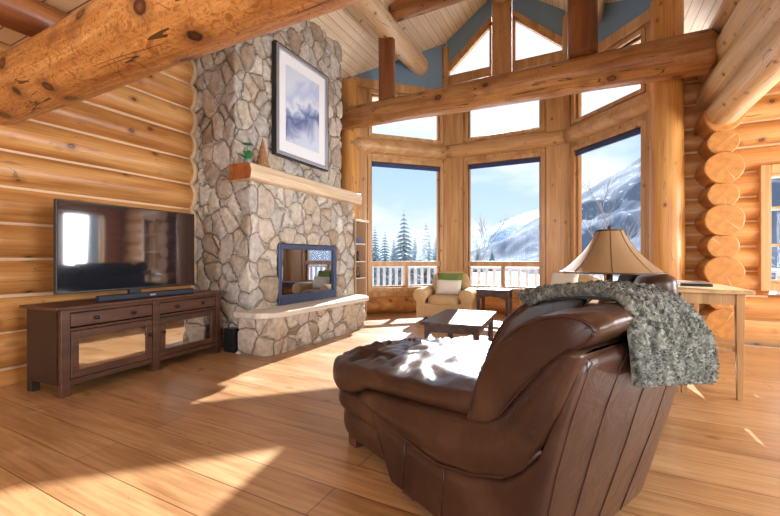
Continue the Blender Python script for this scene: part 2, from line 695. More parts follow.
def knit_mat():
    m, nt, b = mat('chunky_knit')
    tc = nd(nt, 'ShaderNodeTexCoord').outputs['Object']
    n1 = noise_n(nt, mapped(nt, tc, (1, 1, .55)), 44, 4, .8)
    col = ramp(nt, n1, [(.38, (.018, .021, .015)), (.50, (.11, .12, .09)), (.60, (.27, .28, .235)), (.75, (.50, .50, .45))])
    L_(nt, col, b.inputs['Base Color'])
    b.inputs['Roughness'].default_value = .95
    b.inputs['Specular IOR Level'].default_value = .1
    b.inputs['Sheen Weight'].default_value = .4
    n2 = noise_n(nt, tc, 90, 5, 1.0)
    bp = nd(nt, 'ShaderNodeBump')
    bp.inputs['Strength'].default_value = .9
    bp.inputs['Distance'].default_value = .02
    L_(nt, n2, bp.inputs['Height'])
    L_(nt, bp.outputs[0], b.inputs['Normal'])
    return m


def glass_mat():
    m, nt, b = mat('window_glass')
    nt.nodes.remove(b)
    t = nd(nt, 'ShaderNodeBsdfTransparent')
    t.inputs[0].default_value = (.97, .985, .99, 1)
    g = nd(nt, 'ShaderNodeBsdfGlossy')
    g.inputs['Roughness'].default_value = .0
    f = nd(nt, 'ShaderNodeLayerWeight')
    f.inputs[0].default_value = .5
    mx = nd(nt, 'ShaderNodeMixShader')
    ff = math_n(nt, 'ADD', math_n(nt, 'MULTIPLY', math_n(nt, 'POWER', f.outputs['Facing'], 5), .4), .008)
    L_(nt, ff, mx.inputs[0])
    L_(nt, t.outputs[0], mx.inputs[1])
    L_(nt, g.outputs[0], mx.inputs[2])
    L_(nt, mx.outputs[0], nt.nodes['Material Output'].inputs[0])
    return m


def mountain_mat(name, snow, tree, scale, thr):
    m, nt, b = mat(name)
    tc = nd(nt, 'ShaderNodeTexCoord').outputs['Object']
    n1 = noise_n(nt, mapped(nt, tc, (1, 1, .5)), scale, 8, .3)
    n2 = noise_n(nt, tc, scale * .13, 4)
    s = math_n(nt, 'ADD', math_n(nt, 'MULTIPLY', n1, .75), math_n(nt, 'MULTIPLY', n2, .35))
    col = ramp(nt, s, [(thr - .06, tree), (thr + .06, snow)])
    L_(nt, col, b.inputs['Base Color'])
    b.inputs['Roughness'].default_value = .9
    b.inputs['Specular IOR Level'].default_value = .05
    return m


M_ceil = ceiling_mat()
M_floor = floor_mat()
M_stone = stone_mat()
M_leather = leather_mat()
M_seam = simple('leather_piping', (.045, .016, .011), .4)
M_knit = knit_mat()
M_glass = glass_mat()
M_snow = simple('snow', (.85, .88, .93), .8, bump=.3, bscale=2)
M_mtn = mountain_mat('snowy_forest_slope', (.58, .66, .78), (.10, .14, .21), .55, .70)  # blue haze put into the snow and tree colours
M_mtn2 = mountain_mat('distant_forest_slope', (.46, .60, .80), (.30, .43, .63), .12, .56)  # distance haze put into these low-contrast blue colours
M_dark = wood('dark_stained_wood', 'Y', (.045, .018, .010), (.095, .039, .021), (.155, .068, .038), knots=0, checks=0, rough=.38, scale=2)
M_shadeside = simple('shaded_wood_side', (.030, .013, .009), .45, var=.2, bscale=12)  # console wood with the end panel's shade put into its colour
M_coffee = wood('coffee_table_wood', 'Y', (.05, .03, .03), (.10, .06, .055), (.15, .10, .09), knots=0, checks=0, rough=.42, scale=2, spec=.3)
M_oak = wood('oak_table_wood', 'Z', (.36, .19, .07), (.50, .28, .11), (.60, .37, .17), knots=0, checks=0, rough=.4, scale=2)
M_oaktop = wood('oak_table_top', 'Y', (.42, .25, .11), (.56, .36, .17), (.66, .46, .25), knots=0, checks=0, rough=.3, scale=2)
M_black = simple('black_plastic', (.012, .013, .016), .35)
M_gloss = simple('tv_screen', (.012, .014, .020), .05, spec=1.0, coat=.6)
M_bar = simple('soundbar_cloth', (.016, .022, .042), .6, bump=.2, bscale=300)
M_knob = simple('dark_iron_knob', (.03, .03, .035), .3, metal=.8)
M_mirror = simple('cabinet_glass', (.62, .60, .57), .04, metal=1.0)
M_fireglass = simple('fireplace_glass', (.36, .39, .46), .03, metal=1.0)
M_iron = simple('fireplace_iron', (.055, .075, .14), .38, metal=.4, spec=.7)  # bluish sky reflection put into the iron's colour
M_tan = simple('tan_upholstery', (.60, .40, .20), .85, bump=.25, bscale=120, var=.08)
M_cream = simple('cream_fabric', (.80, .74, .64), .9, bump=.25, bscale=140, var=.05)
M_green = simple('green_fabric', (.16, .24, .055), .9, bump=.25, bscale=140, var=.12)
M_shade = simple('lamp_shade_parchment', (.30, .175, .08), .75, var=.10, bscale=5, bump=.1)
M_bronze = simple('bronze_lamp_base', (.10, .06, .035), .4, metal=.6)
M_white = simple('white_mat_board', (.86, .87, .90), .8)
M_silver = simple('silver_frame', (.50, .52, .56), .3, metal=.7)
M_leaf = simple('plant_leaf', (.05, .25, .07), .45, var=.3, bscale=30)
M_pot = simple('plant_pot', (.14, .22, .20), .4)
M_carved = simple('carved_wood', (.36, .17, .07), .6, var=.45, bscale=45, bump=.6)
M_blind = simple('navy_roller_blind', (.035, .055, .15), .7)
M_outlet = simple('outlet_plastic', (.75, .68, .58), .5)
M_paintw = simple('cream_paint', (.78, .72, .62), .5)
M_ceramic = simple('blue_ceramic', (.06, .14, .42), .3)
M_rail = simple('weathered_railing', (.52, .50, .50), .8, var=.15, bscale=8)
M_conifer = simple('snowy_needles', (.20, .27, .30), .9, var=.55, bscale=6)
M_bark = simple('bare_bark', (.22, .20, .20), .9, var=.2, bscale=10)


def art_mat():
    m, nt, b = mat('snow_scene_print')
    tc = nd(nt, 'ShaderNodeTexCoord').outputs['Object']
    sp = nd(nt, 'ShaderNodeSeparateXYZ')
    L_(nt, tc, sp.inputs[0])
    n = noise_n(nt, tc, 3.2, 6, .8)
    zz = math_n(nt, 'ADD', sp.outputs[2], math_n(nt, 'MULTIPLY', math_n(nt, 'SUBTRACT', n, .5), .8))
    yy = math_n(nt, 'ADD', zz, math_n(nt, 'MULTIPLY', sp.outputs[1], -.45))
    col = ramp(nt, math_n(nt, 'ADD', yy, .5), [(.05, (.62, .68, .82)), (.25, (.30, .36, .58)), (.4, (.13, .17, .34)), (.52, (.34, .42, .66)), (.62, (.74, .78, .88)), (.8, (.46, .55, .78)), (1, (.66, .72, .86))])
    L_(nt, col, b.inputs['Base Color'])
    b.inputs['Roughness'].default_value = .15
    b.inputs['Specular IOR Level'].default_value = .6
    return m


M_art = art_mat()

# ------------------------------------------------------------------ room shell
XL, XR, YB, YF = -4.85, 4.5, -3.5, 7.0
RX, RZ, RS = -1.58, 7.0, .71


def roof_z(x):
    return RZ - RS * abs(x - RX)


bm = nb()
bx(bm, XL - .3, XR + .3, YB - .2, 6.85, -.12, 0)
prism(bm, [V((XL, 6.85, -.12)), V((1.15, 6.85, -.12)), V((-.2, 8.5, -.12)), V((-2.95, 8.5, -.12)), V((-4.6, 6.85, -.12))], (0, 0, .12))
tag(obj('floor', bm, M_floor), kind='structure')

bm = nb()
for sx, xe in ((-1, XL - .25), (1, XR + .25)):
    a, b_ = V((RX, YB - .2, RZ)), V((xe, YB - .2, roof_z(xe)))
    prism(bm, [a, b_, b_ + V((0, 0, .18)), a + V((0, 0, .18))], (0, 8.65 - YB + .2, 0))
tag(obj('ceiling', bm, M_ceil), kind='structure')

R0 = .2
PITCH = .35


def log_wall(name, axis, fixed, lo, hi, z0, rows, inward, mats, openings=(), caulk=None, wobs=.015, ztop=None):
    """stack of logs along axis at coordinate `fixed` (the log centres sit R0 outside the inner tangent plane)"""
    bm = nb()
    cen = fixed - inward * R0
    for i in range(rows):
        z = z0 + PITCH * i
        segs = [(lo, hi)]
        for (o0, o1, oz0, oz1) in openings:
            if oz0 - .12 < z < oz1 + .12:
                ns = []
                for a, b_ in segs:
                    if o0 > a and o0 < b_:
                        ns.append((a, o0))
                    if o1 < b_ and o1 > a:
                        ns.append((o1, b_))
                    if o1 <= a or o0 >= b_:
                        ns.append((a, b_))
                segs = ns
        for a, b_ in segs:
            if axis == 'Y':
                Mx = Matrix(((0, -1, 0, cen), (1, 0, 0, 0), (0, 0, 1, z), (0, 0, 0, 1)))
            else:
                Mx = Matrix.Translation((0, cen, z))
            cyl_x(bm, a, b_, R0 * .99, R0 * 1.0, 24, 14, seed=i + len(name), wob=wobs, M=Mx, side_mi=0, cap_mi=2)
            # chink strip below this log
            zc = z - PITCH / 2
            d0 = fixed - inward * .088
            d1 = fixed - inward * .3
            if axis == 'Y':
                bx(bm, min(d0, d1), max(d0, d1), a, b_, zc - .05, zc + .05, mi=1)
            else:
                bx(bm, a, b_, min(d0, d1), max(d0, d1), zc - .05, zc + .05, mi=1)
    if caulk is not None and axis == 'Y':
        for i in range(rows):
            z = z0 + PITCH * i
            Mx = Matrix(((0, -1, 0, cen), (1, 0, 0, 0), (0, 0, 1, z), (0, 0, 0, 1)))
            cyl_x(bm, caulk - .03, caulk + .03, R0 + .022, R0 + .022, 24, 1, 0, 0, Mx, 1, 1)
    o = obj(name, bm, mats)
    return tag(o, kind='structure')


# left wall: grooves at z = 1.89 + .35k
log_wall('wall_left', 'Y', XL, YB, 7.2, .31 - .35, 14, 1, [M_logY, M_chink, M_endgrain], caulk=3.52)
# far wall, right of the bay, with a window at its right
log_wall('wall_far', 'X', YF, 1.12, XR + .2, .14, 13, -1, [M_logX, M_chink, M_endgrain], openings=[(2.26, 3.2, .86, 2.36)])
bm = nb()
bx(bm, XL, -4.35, 7.0, 7.3, 0, 5.2)
tag(obj('wall_alcove', bm, M_trimZ), kind='structure')


def window_rect(name, P, s0, s1, z0, z1, cas=.10, depth=(.02, .12), mull=(), rails=(), mats=(None, None), blind=None, label=None):
    """window in wall coordinates P(s, d, z): frame mesh, panes and an optional blind"""
    w = bpy.data.objects.new(name, None)
    w.location = P(s0, 0, z0)
    link(w)
    tag(w, kind='structure')
    bm = nb()
    d0, d1 = depth

    def b3(a, b, c, d, e, f):
        vs = [P(s, dd, z) for s in (a, b) for dd in (c, d) for z in (e, f)]
        v = [bm.verts.new(p) for p in vs]
        for q in ((0, 1, 3, 2), (4, 6, 7, 5), (0, 4, 5, 1), (2, 3, 7, 6), (0, 2, 6, 4), (1, 5, 7, 3)):
            bm.faces.new([v[i] for i in q])
    # casing on the room face
    b3(s0 - cas, s0, -.03, d1, z0 - cas, z1 + cas)
    b3(s1, s1 + cas, -.03, d1, z0 - cas, z1 + cas)
    b3(s0, s1, -.03, d1, z0 - cas, z0)
    b3(s0, s1, -.03, d1, z1, z1 + cas)
    # sash
    t = .035
    b3(s0, s0 + t, d0 + .03, d1, z0, z1)
    b3(s1 - t, s1, d0 + .03, d1, z0, z1)
    b3(s0 + t, s1 - t, d0 + .03, d1, z0, z0 + t)
    b3(s0 + t, s1 - t, d0 + .03, d1, z1 - t, z1)
    edges = [z0]
    for (ra, rb) in rails:
        b3(s0, s1, -.01, d1, ra, rb)
    for (sc, sz0, sz1, wd) in mull:
        b3(sc - wd / 2, sc + wd / 2, 0.0, d1, sz0, sz1)
    obj('window_frame', bm, mats[0], w, bevel=.006)
    zs = [z0] + [z for r in rails for z in r] + [z1]
    for k in range(0, len(zs), 2):
        za, zb = zs[k], zs[k + 1]
        cuts = [s0] + sorted(sc for (sc, a, b, wd) in mull if a <= za + .01 and b >= zb - .01) + [s1]
        for c0, c1 in zip(cuts, cuts[1:]):
            bm = nb()
            b3(c0 + .01, c1 - .01, d1 - .03, d1 - .024, za + .01, zb - .01)
            obj('pane', bm, M_glass, w)
    if blind:
        bm = nb()
        b3(s0 + .01, s1 - .01, .0, .05, blind[0], blind[1])
        obj('blind', bm, M_blind, w, bevel=.008)
    return w


def P_far(s, d, z):
    return V((s, YF + d, z))


w_ = window_rect('window_10', P_far, 2.26, 3.2, .86, 2.36, cas=.11, depth=(.05, .3), mull=((2.73, .86, 2.36, .04),), rails=((1.36, 1.39), (1.87, 1.90)), mats=(M_trimZ, None))

# ---- bay facets
A0, B0 = V((-4.42, 6.75, 0)), V((-2.84, 8.35, 0))
B1 = V((-.31, 8.35, 0))
C0 = V((1.12, 6.80, 0))
Z_SILL, Z_RAIL0, Z_RAIL1, Z_TOP, Z_U0, Z_U1, Z_G = .56, 1.02, 1.13, 3.27, 3.86, 4.72, 5.05


def facet(name, A, B, s0, s1, idx, gable=False):
    ex = (B - A)
    Ln = ex.length
    ex.normalize()
    n = V((-ex.y, ex.x, 0))           # outward: to the left of travel A->B

    def P(s, d, z):
        return V((A.x, A.y, 0)) + ex * s + n * d + V((0, 0, z))
    bm = nb()

    def b3(a, b, c, d, e, f, mi=0):
        vs = [P(s, dd, z) for s in (a, b) for dd in (c, d) for z in (e, f)]
        v = [bm.verts.new(p) for p in vs]
        for q in ((0, 1, 3, 2), (4, 6, 7, 5), (0, 4, 5, 1), (2, 3, 7, 6), (0, 2, 6, 4), (1, 5, 7, 3)):
            fc = bm.faces.new([v[i] for i in q])
            fc.material_index = mi
    T = .16
    zt = Z_G
    rz = lambda s: roof_z(P(s, 0, 0).x) + .03
    zl = min(zt, rz(0) - .02)
    b3(-.03, s0, 0, T, 0, min(zt, rz(0), rz(s0)))
    b3(s1, Ln + .03, 0, T, 0, min(zt, rz(Ln), rz(s1)))
    b3(s0, s1, 0, T, 0, Z_SILL)
    b3(s0, s1, 0, T, Z_TOP, Z_U0)
    b3(s0, s1, 0, T, Z_U1, Z_G if gable else Z_U1 + .12)
    # raised upright boards beside the corners
    b3(s1 + .105, Ln - .0, -.05, 0, .0, Z_U1) if Ln - s1 > .18 else None
    b3(0.0, s0 - .105, -.05, 0, .0, Z_U1) if s0 > .18 else None
    b3(0, Ln, -.06, 0, Z_U1 + .1, Z_U1 + .28)
    # upper painted part
    if gable:
        hc = Ln / 2
        # central post, lower board
        b3(hc - .2, hc + .2, -.03, T, Z_G, rz(hc) - .02)
        tri = []
        for sgn in (-1, 1):
            pa = hc + sgn * .22
            pb = hc + sgn * (Ln / 2 - .03)
            zb0, za1, zb1 = 5.31, 6.32, 5.44
            b3(min(pa, pb), max(pa, pb), 0, T, Z_G, zb0)
            # sloped board above the glass, then paint up to the roof
            q = [P(pa, 0, za1), P(pb, 0, zb1), P(pb, 0, zb1 + .13), P(pa, 0, za1 + .13)]
            prism(bm, q, n * T)
            q = [P(pa, 0, za1 + .13), P(pb, 0, zb1 + .13), P(pb, 0, rz(pb)), P(pa, 0, rz(pa))]
            prism(bm, q, n * T, mi=1)
            e0 = pb if sgn > 0 else -.03
            b3(min(pb, hc + sgn * Ln / 2), max(pb, hc + sgn * Ln / 2), 0, T, Z_G, zb1 + .13)
            tri.append((pa, pb, zb0, za1, zb1, sgn))
    else:
        q = [P(-.03, 0, Z_U1 + .1), P(Ln + .03, 0, Z_U1 + .1), P(Ln + .03, 0, rz(Ln)), P(-.03, 0, rz(0))]
        prism(bm, q, n * T, mi=1)
    tag(obj(name, bm, [M_trimZ, M_blue], bevel=.01), kind='structure')
    # horizontal half logs: base and header
    bm = nb()
    Mx = Matrix((( ex.x, n.x, 0, A.x), (ex.y, n.y, 0, A.y), (0, 0, 1, 0), (0, 0, 0, 1)))
    ma, mb = .02, Ln - .02
    cyl_x(bm, ma, mb, .19, .19, 20, 8, idx, .015, Mx @ Matrix.Translation((0, .06, .19)), 0, 1)
    tag(obj('baseboard_bay', bm, [M_logX, M_endgrain]), kind='structure')
    bm = nb()
    cyl_x(bm, ma, mb, .165, .165, 20, 8, idx + 3, .015, Mx @ Matrix.Translation((0, .02, 3.60)), 0, 1)
    tag(obj('trim_header', bm, [M_trimX, M_endgrain]), kind='structure')
    # windows
    window_rect('window_%d' % idx, P, s0, s1, Z_SILL, Z_TOP, cas=.09, mull=(((s0 + s1) / 2, Z_SILL, Z_RAIL0, .07),), rails=((Z_RAIL0, Z_RAIL1),), mats=(M_trimZ, None), blind=(Z_TOP - .10, Z_TOP - .01))
    window_rect('window_%d' % (idx + 3), P, s0, s1, Z_U0 + .0, Z_U1, cas=.07, mats=(M_trimZ, None))
    if gable:
        for k, (pa, pb, zb0, za1, zb1, sgn) in enumerate(tri):
            w = bpy.data.objects.new('window_%d' % (7 + k), None)
            w.location = P(pa, 0, zb0)
            link(w)
            tag(w, kind='structure')
            bm = nb()
            q = [P(pa, .09, zb0), P(pb, .09, zb0), P(pb, .09, zb1), P(pa, .09, za1)]
            prism(bm, q, n * .006)
            obj('pane', bm, M_glass, w)
            bm = nb()
            t = .05
            q = [P(pa, .02, zb0), P(pb, .02, zb0), P(pb, .02, zb0 + t), P(pa, .02, zb0 + t)]
            prism(bm, q, n * .1)
            q = [P(pa, .02, zb0 + t), P(pa + sgn * t, .02, zb0 + t), P(pa + sgn * t, .02, za1 - t * .84), P(pa, .02, za1)]
            prism(bm, q, n * .1)
            q = [P(pa, .02, za1), P(pb, .02, zb1), P(pb, .02, zb1 - t * 1.2), P(pa, .02, za1 - t * 1.2)]
            prism(bm, q, n * .1)
            obj('window_frame', bm, M_trimZ, w)


facet('wall_bay_left', A0, B0, .50, 2.12, 1)
facet('wall_bay_middle', B0, B1, .53, 2.04, 2, gable=True)
facet('wall_bay_right', B1, C0, .214, 1.64, 3)

# corner boards of the bay
for nm, p in (('trim_1', B0), ('trim_2', B1)):
    bm = nb()
    lathe(bm, [(.10, 0), (.10, 6.0)], 8, (p.x, p.y + .03, 0))
    tag(obj(nm, bm, M_trimZ), kind='structure')

# back and right walls (behind the camera) with their windows


def wall_with_holes(name, axis, fixed, lo, hi, z1, holes, m):
    bm = nb()

    def piece(a, b, z0, z1_):
        if axis == 'X':
            bx(bm, a, b, fixed - .1, fixed + .1, z0, z1_)
        else:
            bx(bm, fixed - .1, fixed + .1, a, b, z0, z1_)
    cur = lo
    for a, b, h0, h1 in sorted(holes):
        piece(cur, a, 0, z1)
        piece(a, b, 0, h0)
        piece(a, b, h1, z1)
        cur = b
    piece(cur, hi, 0, z1)
    return tag(obj(name, bm, m), kind='structure')


wall_with_holes('wall_back', 'X', YB, XL, XR, 4.6, [(-3.7, -1.5, .6, 2.8), (.1, 2.7, .6, 2.8)], M_logX)
wall_with_holes('wall_right', 'Y', XR, YB, YF, 2.7, [(-.6, 1.8, .7, 2.5), (4.3, 6.5, .7, 2.5)], M_logY)
window_rect('window_11', lambda s, d, z: V((s, YB - d, z)), -3.7, -1.5, .6, 2.8, mull=((-2.6, .6, 2.8, .06),), mats=(M_trimZ, None))
window_rect('window_12', lambda s, d, z: V((s, YB - d, z)), .1, 2.7, .6, 2.8, mull=((1.4, .6, 2.8, .06),), mats=(M_trimZ, None))
window_rect('window_13', lambda s, d, z: V((XR + d, s, z)), -.6, 1.8, .7, 2.5, mull=((.6, .7, 2.5, .06),), mats=(M_trimZ, None))
window_rect('window_14', lambda s, d, z: V((XR + d, s, z)), 4.3, 6.5, .7, 2.5, mull=((5.4, .7, 2.5, .30),), mats=(M_trimZ, None))

# loft over the camera: plank deck on joists that rest on the big beam
bm = nb()
bx(bm, XL, 1.6, YB, 1.72, 3.22, 3.27)
m_, nt_, b_ = mat('loft_planks')
tc_ = nd(nt_, 'ShaderNodeTexCoord').outputs['Object']
br_ = nd(nt_, 'ShaderNodeTexBrick')
br_.inputs['Scale'].default_value = 1
br_.inputs['Brick Width'].default_value = 3.3
br_.inputs['Row Height'].default_value = .16
br_.inputs['Mortar Size'].default_value = .006
br_.inputs['Color1'].default_value = (.84, .60, .33, 1)
br_.inputs['Color2'].default_value = (.78, .52, .27, 1)
br_.inputs['Mortar'].default_value = (.20, .08, .025, 1)
L_(nt_, tc_, br_.inputs['Vector'])
L_(nt_, br_.outputs['Color'], b_.inputs['Base Color'])
b_.inputs['Roughness'].default_value = .5
tag(obj('loft_floor', bm, m_), kind='structure')

# ------------------------------------------------------------------ roof logs
def beam(name, label, cat, p0, p1, r0, r1, mats, seed=0, wob=.02, group=None, **k):
    o = log_obj(name, p0, p1, r0, r1, mats, None, seed, wob, **k)
    return tag(o, label, cat, group)


beam('ceiling_beam', 'huge knotty log beam crossing the upper left corner, closest to the viewer', 'beam', (-5.0, 1.5, 2.69), (2.2, 1.5, 2.69), .245, .245, [M_beam, M_endgrain], 1, .03, rings=60, seg=36)
for k, (x, lab) in enumerate(((-3.85, 'dark loft joist lying on the huge log beam at the upper left corner'),)):
    o = log_obj('loft_joist', (x, YB, 3.075), (x, 1.70, 3.075), .145, .145, [M_darkpost, M_endgrain], None, 4, .02)
    tag(o, lab, 'beam')
beam('ceiling_beam', 'knotty tie beam log spanning the bay in front of the upper windows', 'beam', (-4.7, 6.42, 3.99), (1.53, 6.42, 3.93), .205, .275, [M_tie, M_endgrain], 5, .03, rings=60, seg=36, chamfer=.07)
beam('log_post', 'tall log post between the fireplace and the left bay window', 'post', (-4.43, 6.82, 0), (-4.43, 6.82, 4.92), .21, .19, [M_post, M_endgrain], 6)
beam('log_post', 'tall log post right of the bay windows', 'post', (1.07, 6.82, 0), (1.07, 6.82, 5.02), .215, .20, [M_post, M_endgrain], 7)
beam('log_post', 'short dark log post on the tie beam under the left purlin', 'post', (-3.34, 6.42, 4.15), (-3.34, 6.42, 5.45), .155, .155, [M_darkpost, M_endgrain], 8)
beam('log_post', 'short thick log post on the tie beam near the right bay windows', 'post', (-.03, 6.42, 4.2), (-.03, 6.42, 5.62), .205, .205, [M_darkpost, M_endgrain], 9)
beam('roof_purlin', 'pale roof purlin log left of the gable windows', 'beam', (-3.3, 1.8, 5.50), (-3.3, 7.98, 5.50), .21, .21, [M_purlin, M_endgrain], 10, rings=40)
beam('roof_purlin', 'roof purlin log resting on the thick short post right of the gable windows', 'beam', (.1, 1.8, 5.52), (.1, 8.2, 5.52), .20, .20, [M_purlin, M_endgrain], 11, rings=40)
beam('roof_purlin', 'ridge log meeting the peak between the gable windows', 'beam', (RX, -2, 6.80), (RX, 8.3, 6.80), .20, .20, [M_purlin, M_endgrain], 12, rings=40)
beam('ceiling_beam', 'collar log high above the tie beam, left of the gable peak', 'beam', (-3.2, 6.42, 5.80), (.0, 6.42, 5.84), .17, .17, [M_tie, M_endgrain], 13, rings=30)

# stub log wall whose cut ends face the room, and the plate logs over the opening
cz = []
for i in range(9):
    z = .31 + .35 * i
    big = (i % 2 == 0)
    r = .215 if big else .175
    o = log_obj('wall_stub', (1.66, 6.55 + (0 if big else .05), z), (1.66, 7.5, z), r, r, [M_logX, M_endgrain], None, 20 + i, .02, chamfer=.012)
    tag(o, kind='structure')
    a = (1.1, -.9, -1.2, 2.4, -.7, -1.4, -1.0, .6, 2.0)[i]
    bm = nb()
    y_ = 6.55 + (0 if big else .05)
    c_ = V((1.66, y_ - .0015, z))
    d_ = V((math.cos(a), 0, math.sin(a)))
    p_ = V((-math.sin(a), 0, math.cos(a)))
    prism(bm, [c_ + d_ * .02, c_ + d_ * (r - .02) + p_ * .007, c_ + d_ * (r - .02) - p_ * .007], (0, .004, 0))
    bm2 = obj('end_check', bm, M_chink, None)
    bm2.parent = o
    bm2.matrix_parent_inverse = (Matrix.Translation(o.location) @ o.rotation_euler.to_matrix().to_4x4()).inverted()
names = ('lowest of the plate logs running overhead at the upper right', 'second plate log overhead at the upper right, stacked on the lowest', 'third plate log overhead at the upper right, below the ceiling', 'topmost plate log overhead at the upper right, against the ceiling')
for i, (z, r) in enumerate(((3.16, .19), (3.53, .20), (3.90, .19), (4.25, .18))):
    o = log_obj('plate_log', (1.66, -1.5, z), (1.66, 7.4, z), r, r, [M_purlin, M_endgrain], None, 40 + i, .02, rings=40)  # paler wood, bounced sunlight put into its colour
    tag(o, names[i], 'beam', 'plate logs over the opening')

# ------------------------------------------------------------------ outdoors
def pix(u, v, t):
    """point on the ray through a photo pixel at depth t"""
    a = math.radians(27)
    F = V((-math.sin(a), math.cos(a), 0))
    R = V((math.cos(a), math.sin(a), 0))
    return V((0, 0, 1.2)) + F * t + R * ((u - 390) / 382 * t) + V((0, 0, (258 - v) / 382 * t))


bm = nb()
bx(bm, -9, 6, 8.7, 11.6, -.25, -.08)
tag(obj('deck_floor', bm, M_snow), kind='structure')
bm = nb()
n = 40
g = [[bm.verts.new((-160 + 320 * i / n, 11.5 + 120 * (j / n) ** 2, -2.6 + 1.2 * noise.noise(V((i * .4, j * .4, 2))))) for j in range(n + 1)] for i in range(n + 1)]
for i in range(n):
    for j in range(n):
        bm.faces.new([g[i][j], g[i + 1][j], g[i + 1][j + 1], g[i][j + 1]])
tag(obj('ground', bm, M_snow, smooth=True), kind='structure')


def mountain(name, pts, t_far, t_near, z_near, m, label, rough):
    bm = nb()
    N, J = 150, 50
    rows = []
    for i in range(N + 1):
        u = pts[0][0] + (pts[-1][0] - pts[0][0]) * i / N
        for (u0, v0), (u1, v1) in zip(pts, pts[1:]):
            if u0 <= u <= u1:
                v = v0 + (v1 - v0) * (u - u0) / (u1 - u0)
        top = pix(u, v, t_far)
        bot = pix(u, 258, t_near)
        bot.z = z_near
        col = []
        for j in range(J + 1):
            s = j / J
            p = bot.lerp(top, s)
            p.z = bot.z + (top.z - bot.z) * (s ** 1.25)
            q = p / t_far
            p += V((0, 0, 1)) * rough * (noise.fractal(q * 7, 1.0, 2.0, 5)) * (.15 + .85 * math.sin(PI * min(1, s * .97))) 
            p.z += rough * .10 * noise.noise(V((u * .35, 3, 7))) * (s > .98)
            col.append(bm.verts.new(p))
        rows.append(col)
    for a, b in zip(rows, rows[1:]):
        for j in range(J):
            bm.faces.new([a[j], b[j], b[j + 1], a[j + 1]])
    o = obj(name, bm, m, smooth=True)
    tag(o, label, 'mountain')


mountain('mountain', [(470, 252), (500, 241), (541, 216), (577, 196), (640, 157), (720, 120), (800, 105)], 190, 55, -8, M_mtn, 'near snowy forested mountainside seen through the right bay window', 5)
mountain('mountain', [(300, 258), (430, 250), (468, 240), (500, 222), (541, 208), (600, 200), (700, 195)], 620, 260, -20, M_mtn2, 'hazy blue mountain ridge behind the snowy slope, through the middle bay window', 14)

# deck railing outside
rl = thing('deck_railing', 'snow dusted deck railing outside the bay windows', 'railing', (-1.5, 11.2, -.08))
bm = nb()
bx(bm, -8.5, 5.5, 11.13, 11.27, .88, .93)
obj('top_rail', bm, M_rail, rl)
bm = nb()
bx(bm, -8.5, 5.5, 11.10, 11.30, .93, .98)
obj('snow_cap', bm, M_snow, rl, smooth=False, bevel=.02)
bm = nb()
bx(bm, -8.5, 5.5, 11.17, 11.23, .02, .08)
obj('bottom_rail', bm, M_rail, rl)
bm = nb()
bx(bm, -.045, .045, 11.18, 11.22, .05, .88)
p0_ = None
for i in range(62):
    x = -8.4 + i * .225
    if p0_ is None:
        bmesh.ops.translate(bm, verts=bm.verts, vec=(x, 0, 0))
        p0_ = obj('baluster', bm, M_rail, rl)
    else:
        c = p0_.copy()
        C.objects.link(c)
        c.parent = rl
        c.location = (i * .225, 0, 0)


def conifer_mesh(name, H, seed):
    rnd = random.Random(seed)
    bm = nb()
    tube(bm, [(0, 0, 0), (0, 0, H)], [H * .018, .01], 6)
    layers = 26
    for l in range(layers):
        s = l / (layers - 1)
        z = H * (.08 + .90 * s)
        R = H * .24 * (1 - s) ** .85 + .05
        nbh = max(6, int(15 * (1 - s) + 5))
        for k in range(nbh):
            a = 2 * PI * (k + rnd.random()) / nbh
            rr = R * rnd.uniform(.7, 1.12)
            d = V((math.cos(a), math.sin(a), 0))
            sd = V((-math.sin(a), math.cos(a), 0))
            w = rr * .20 + .03
            p0 = V((0, 0, z))
            p1 = d * rr * .55 + V((0, 0, z - rr * .12))
            p2 = d * rr + V((0, 0, z - rr * .38))
            th = V((0, 0, .05 + rr * .05))
            v0 = bm.verts.new(p0 + th)
            v0b = bm.verts.new(p0 - th)
            a1, a2 = bm.verts.new(p1 + sd * w), bm.verts.new(p1 - sd * w)
            at, ab = bm.verts.new(p1 + th), bm.verts.new(p1 - th)
            e = bm.verts.new(p2)
            for q in ((v0, a1, at), (v0, at, a2), (v0b, ab, a1), (v0b, a2, ab), (v0, v0b, a1), (v0, a2, v0b), (a1, e, at), (at, e, a2), (a1, ab, e), (ab, a2, e)):
                bm.faces.new(q)
    me = bpy.data.meshes.new(name)
    bm.to_mesh(me)
    bm.free()
    me.materials.append(M_conifer)
    return me


cm = [conifer_mesh('conifer_tree', 9.0, 1), conifer_mesh('conifer_tree', 9.0, 2)]
trees = [(404, 209, 26, 'tallest snowy spruce in the left bay window'),
         (426, 221, 31, 'second tallest snowy spruce in the left bay window, right of the tallest'),
         (385, 231, 33, 'small snowy spruce left of the tallest in the left bay window'),
         (375, 226, 42, 'snowy spruce at the left edge of the left bay window'),
         (436, 236, 52, 'distant spruce at the right edge of the left bay window'),
         (415, 236, 60, 'low distant spruce between the two tallest in the left bay window'),
         (394, 238, 74, 'low distant spruce just left of the tallest in the left bay window'),
         (478, 244, 95, 'far small spruce at the left of the middle bay window'),
         (492, 247, 110, 'far small spruce low in the middle bay window')]
for i, (u, v, t, lab) in enumerate(trees):
    top = pix(u, v, t)
    o = bpy.data.objects.new('conifer_tree', cm[i % 2])
    link(o)
    H = top.z + 3.0
    o.location = (top.x, top.y, -3.0)
    o.scale = (H / 9.0,) * 3 if H > 5 else (H / 9.0 * 1.1, H / 9.0 * 1.1, H / 9.0)
    o.rotation_euler = (0, 0, i * 1.3)
    tag(o, lab, 'tree', 'spruces outside the bay windows')


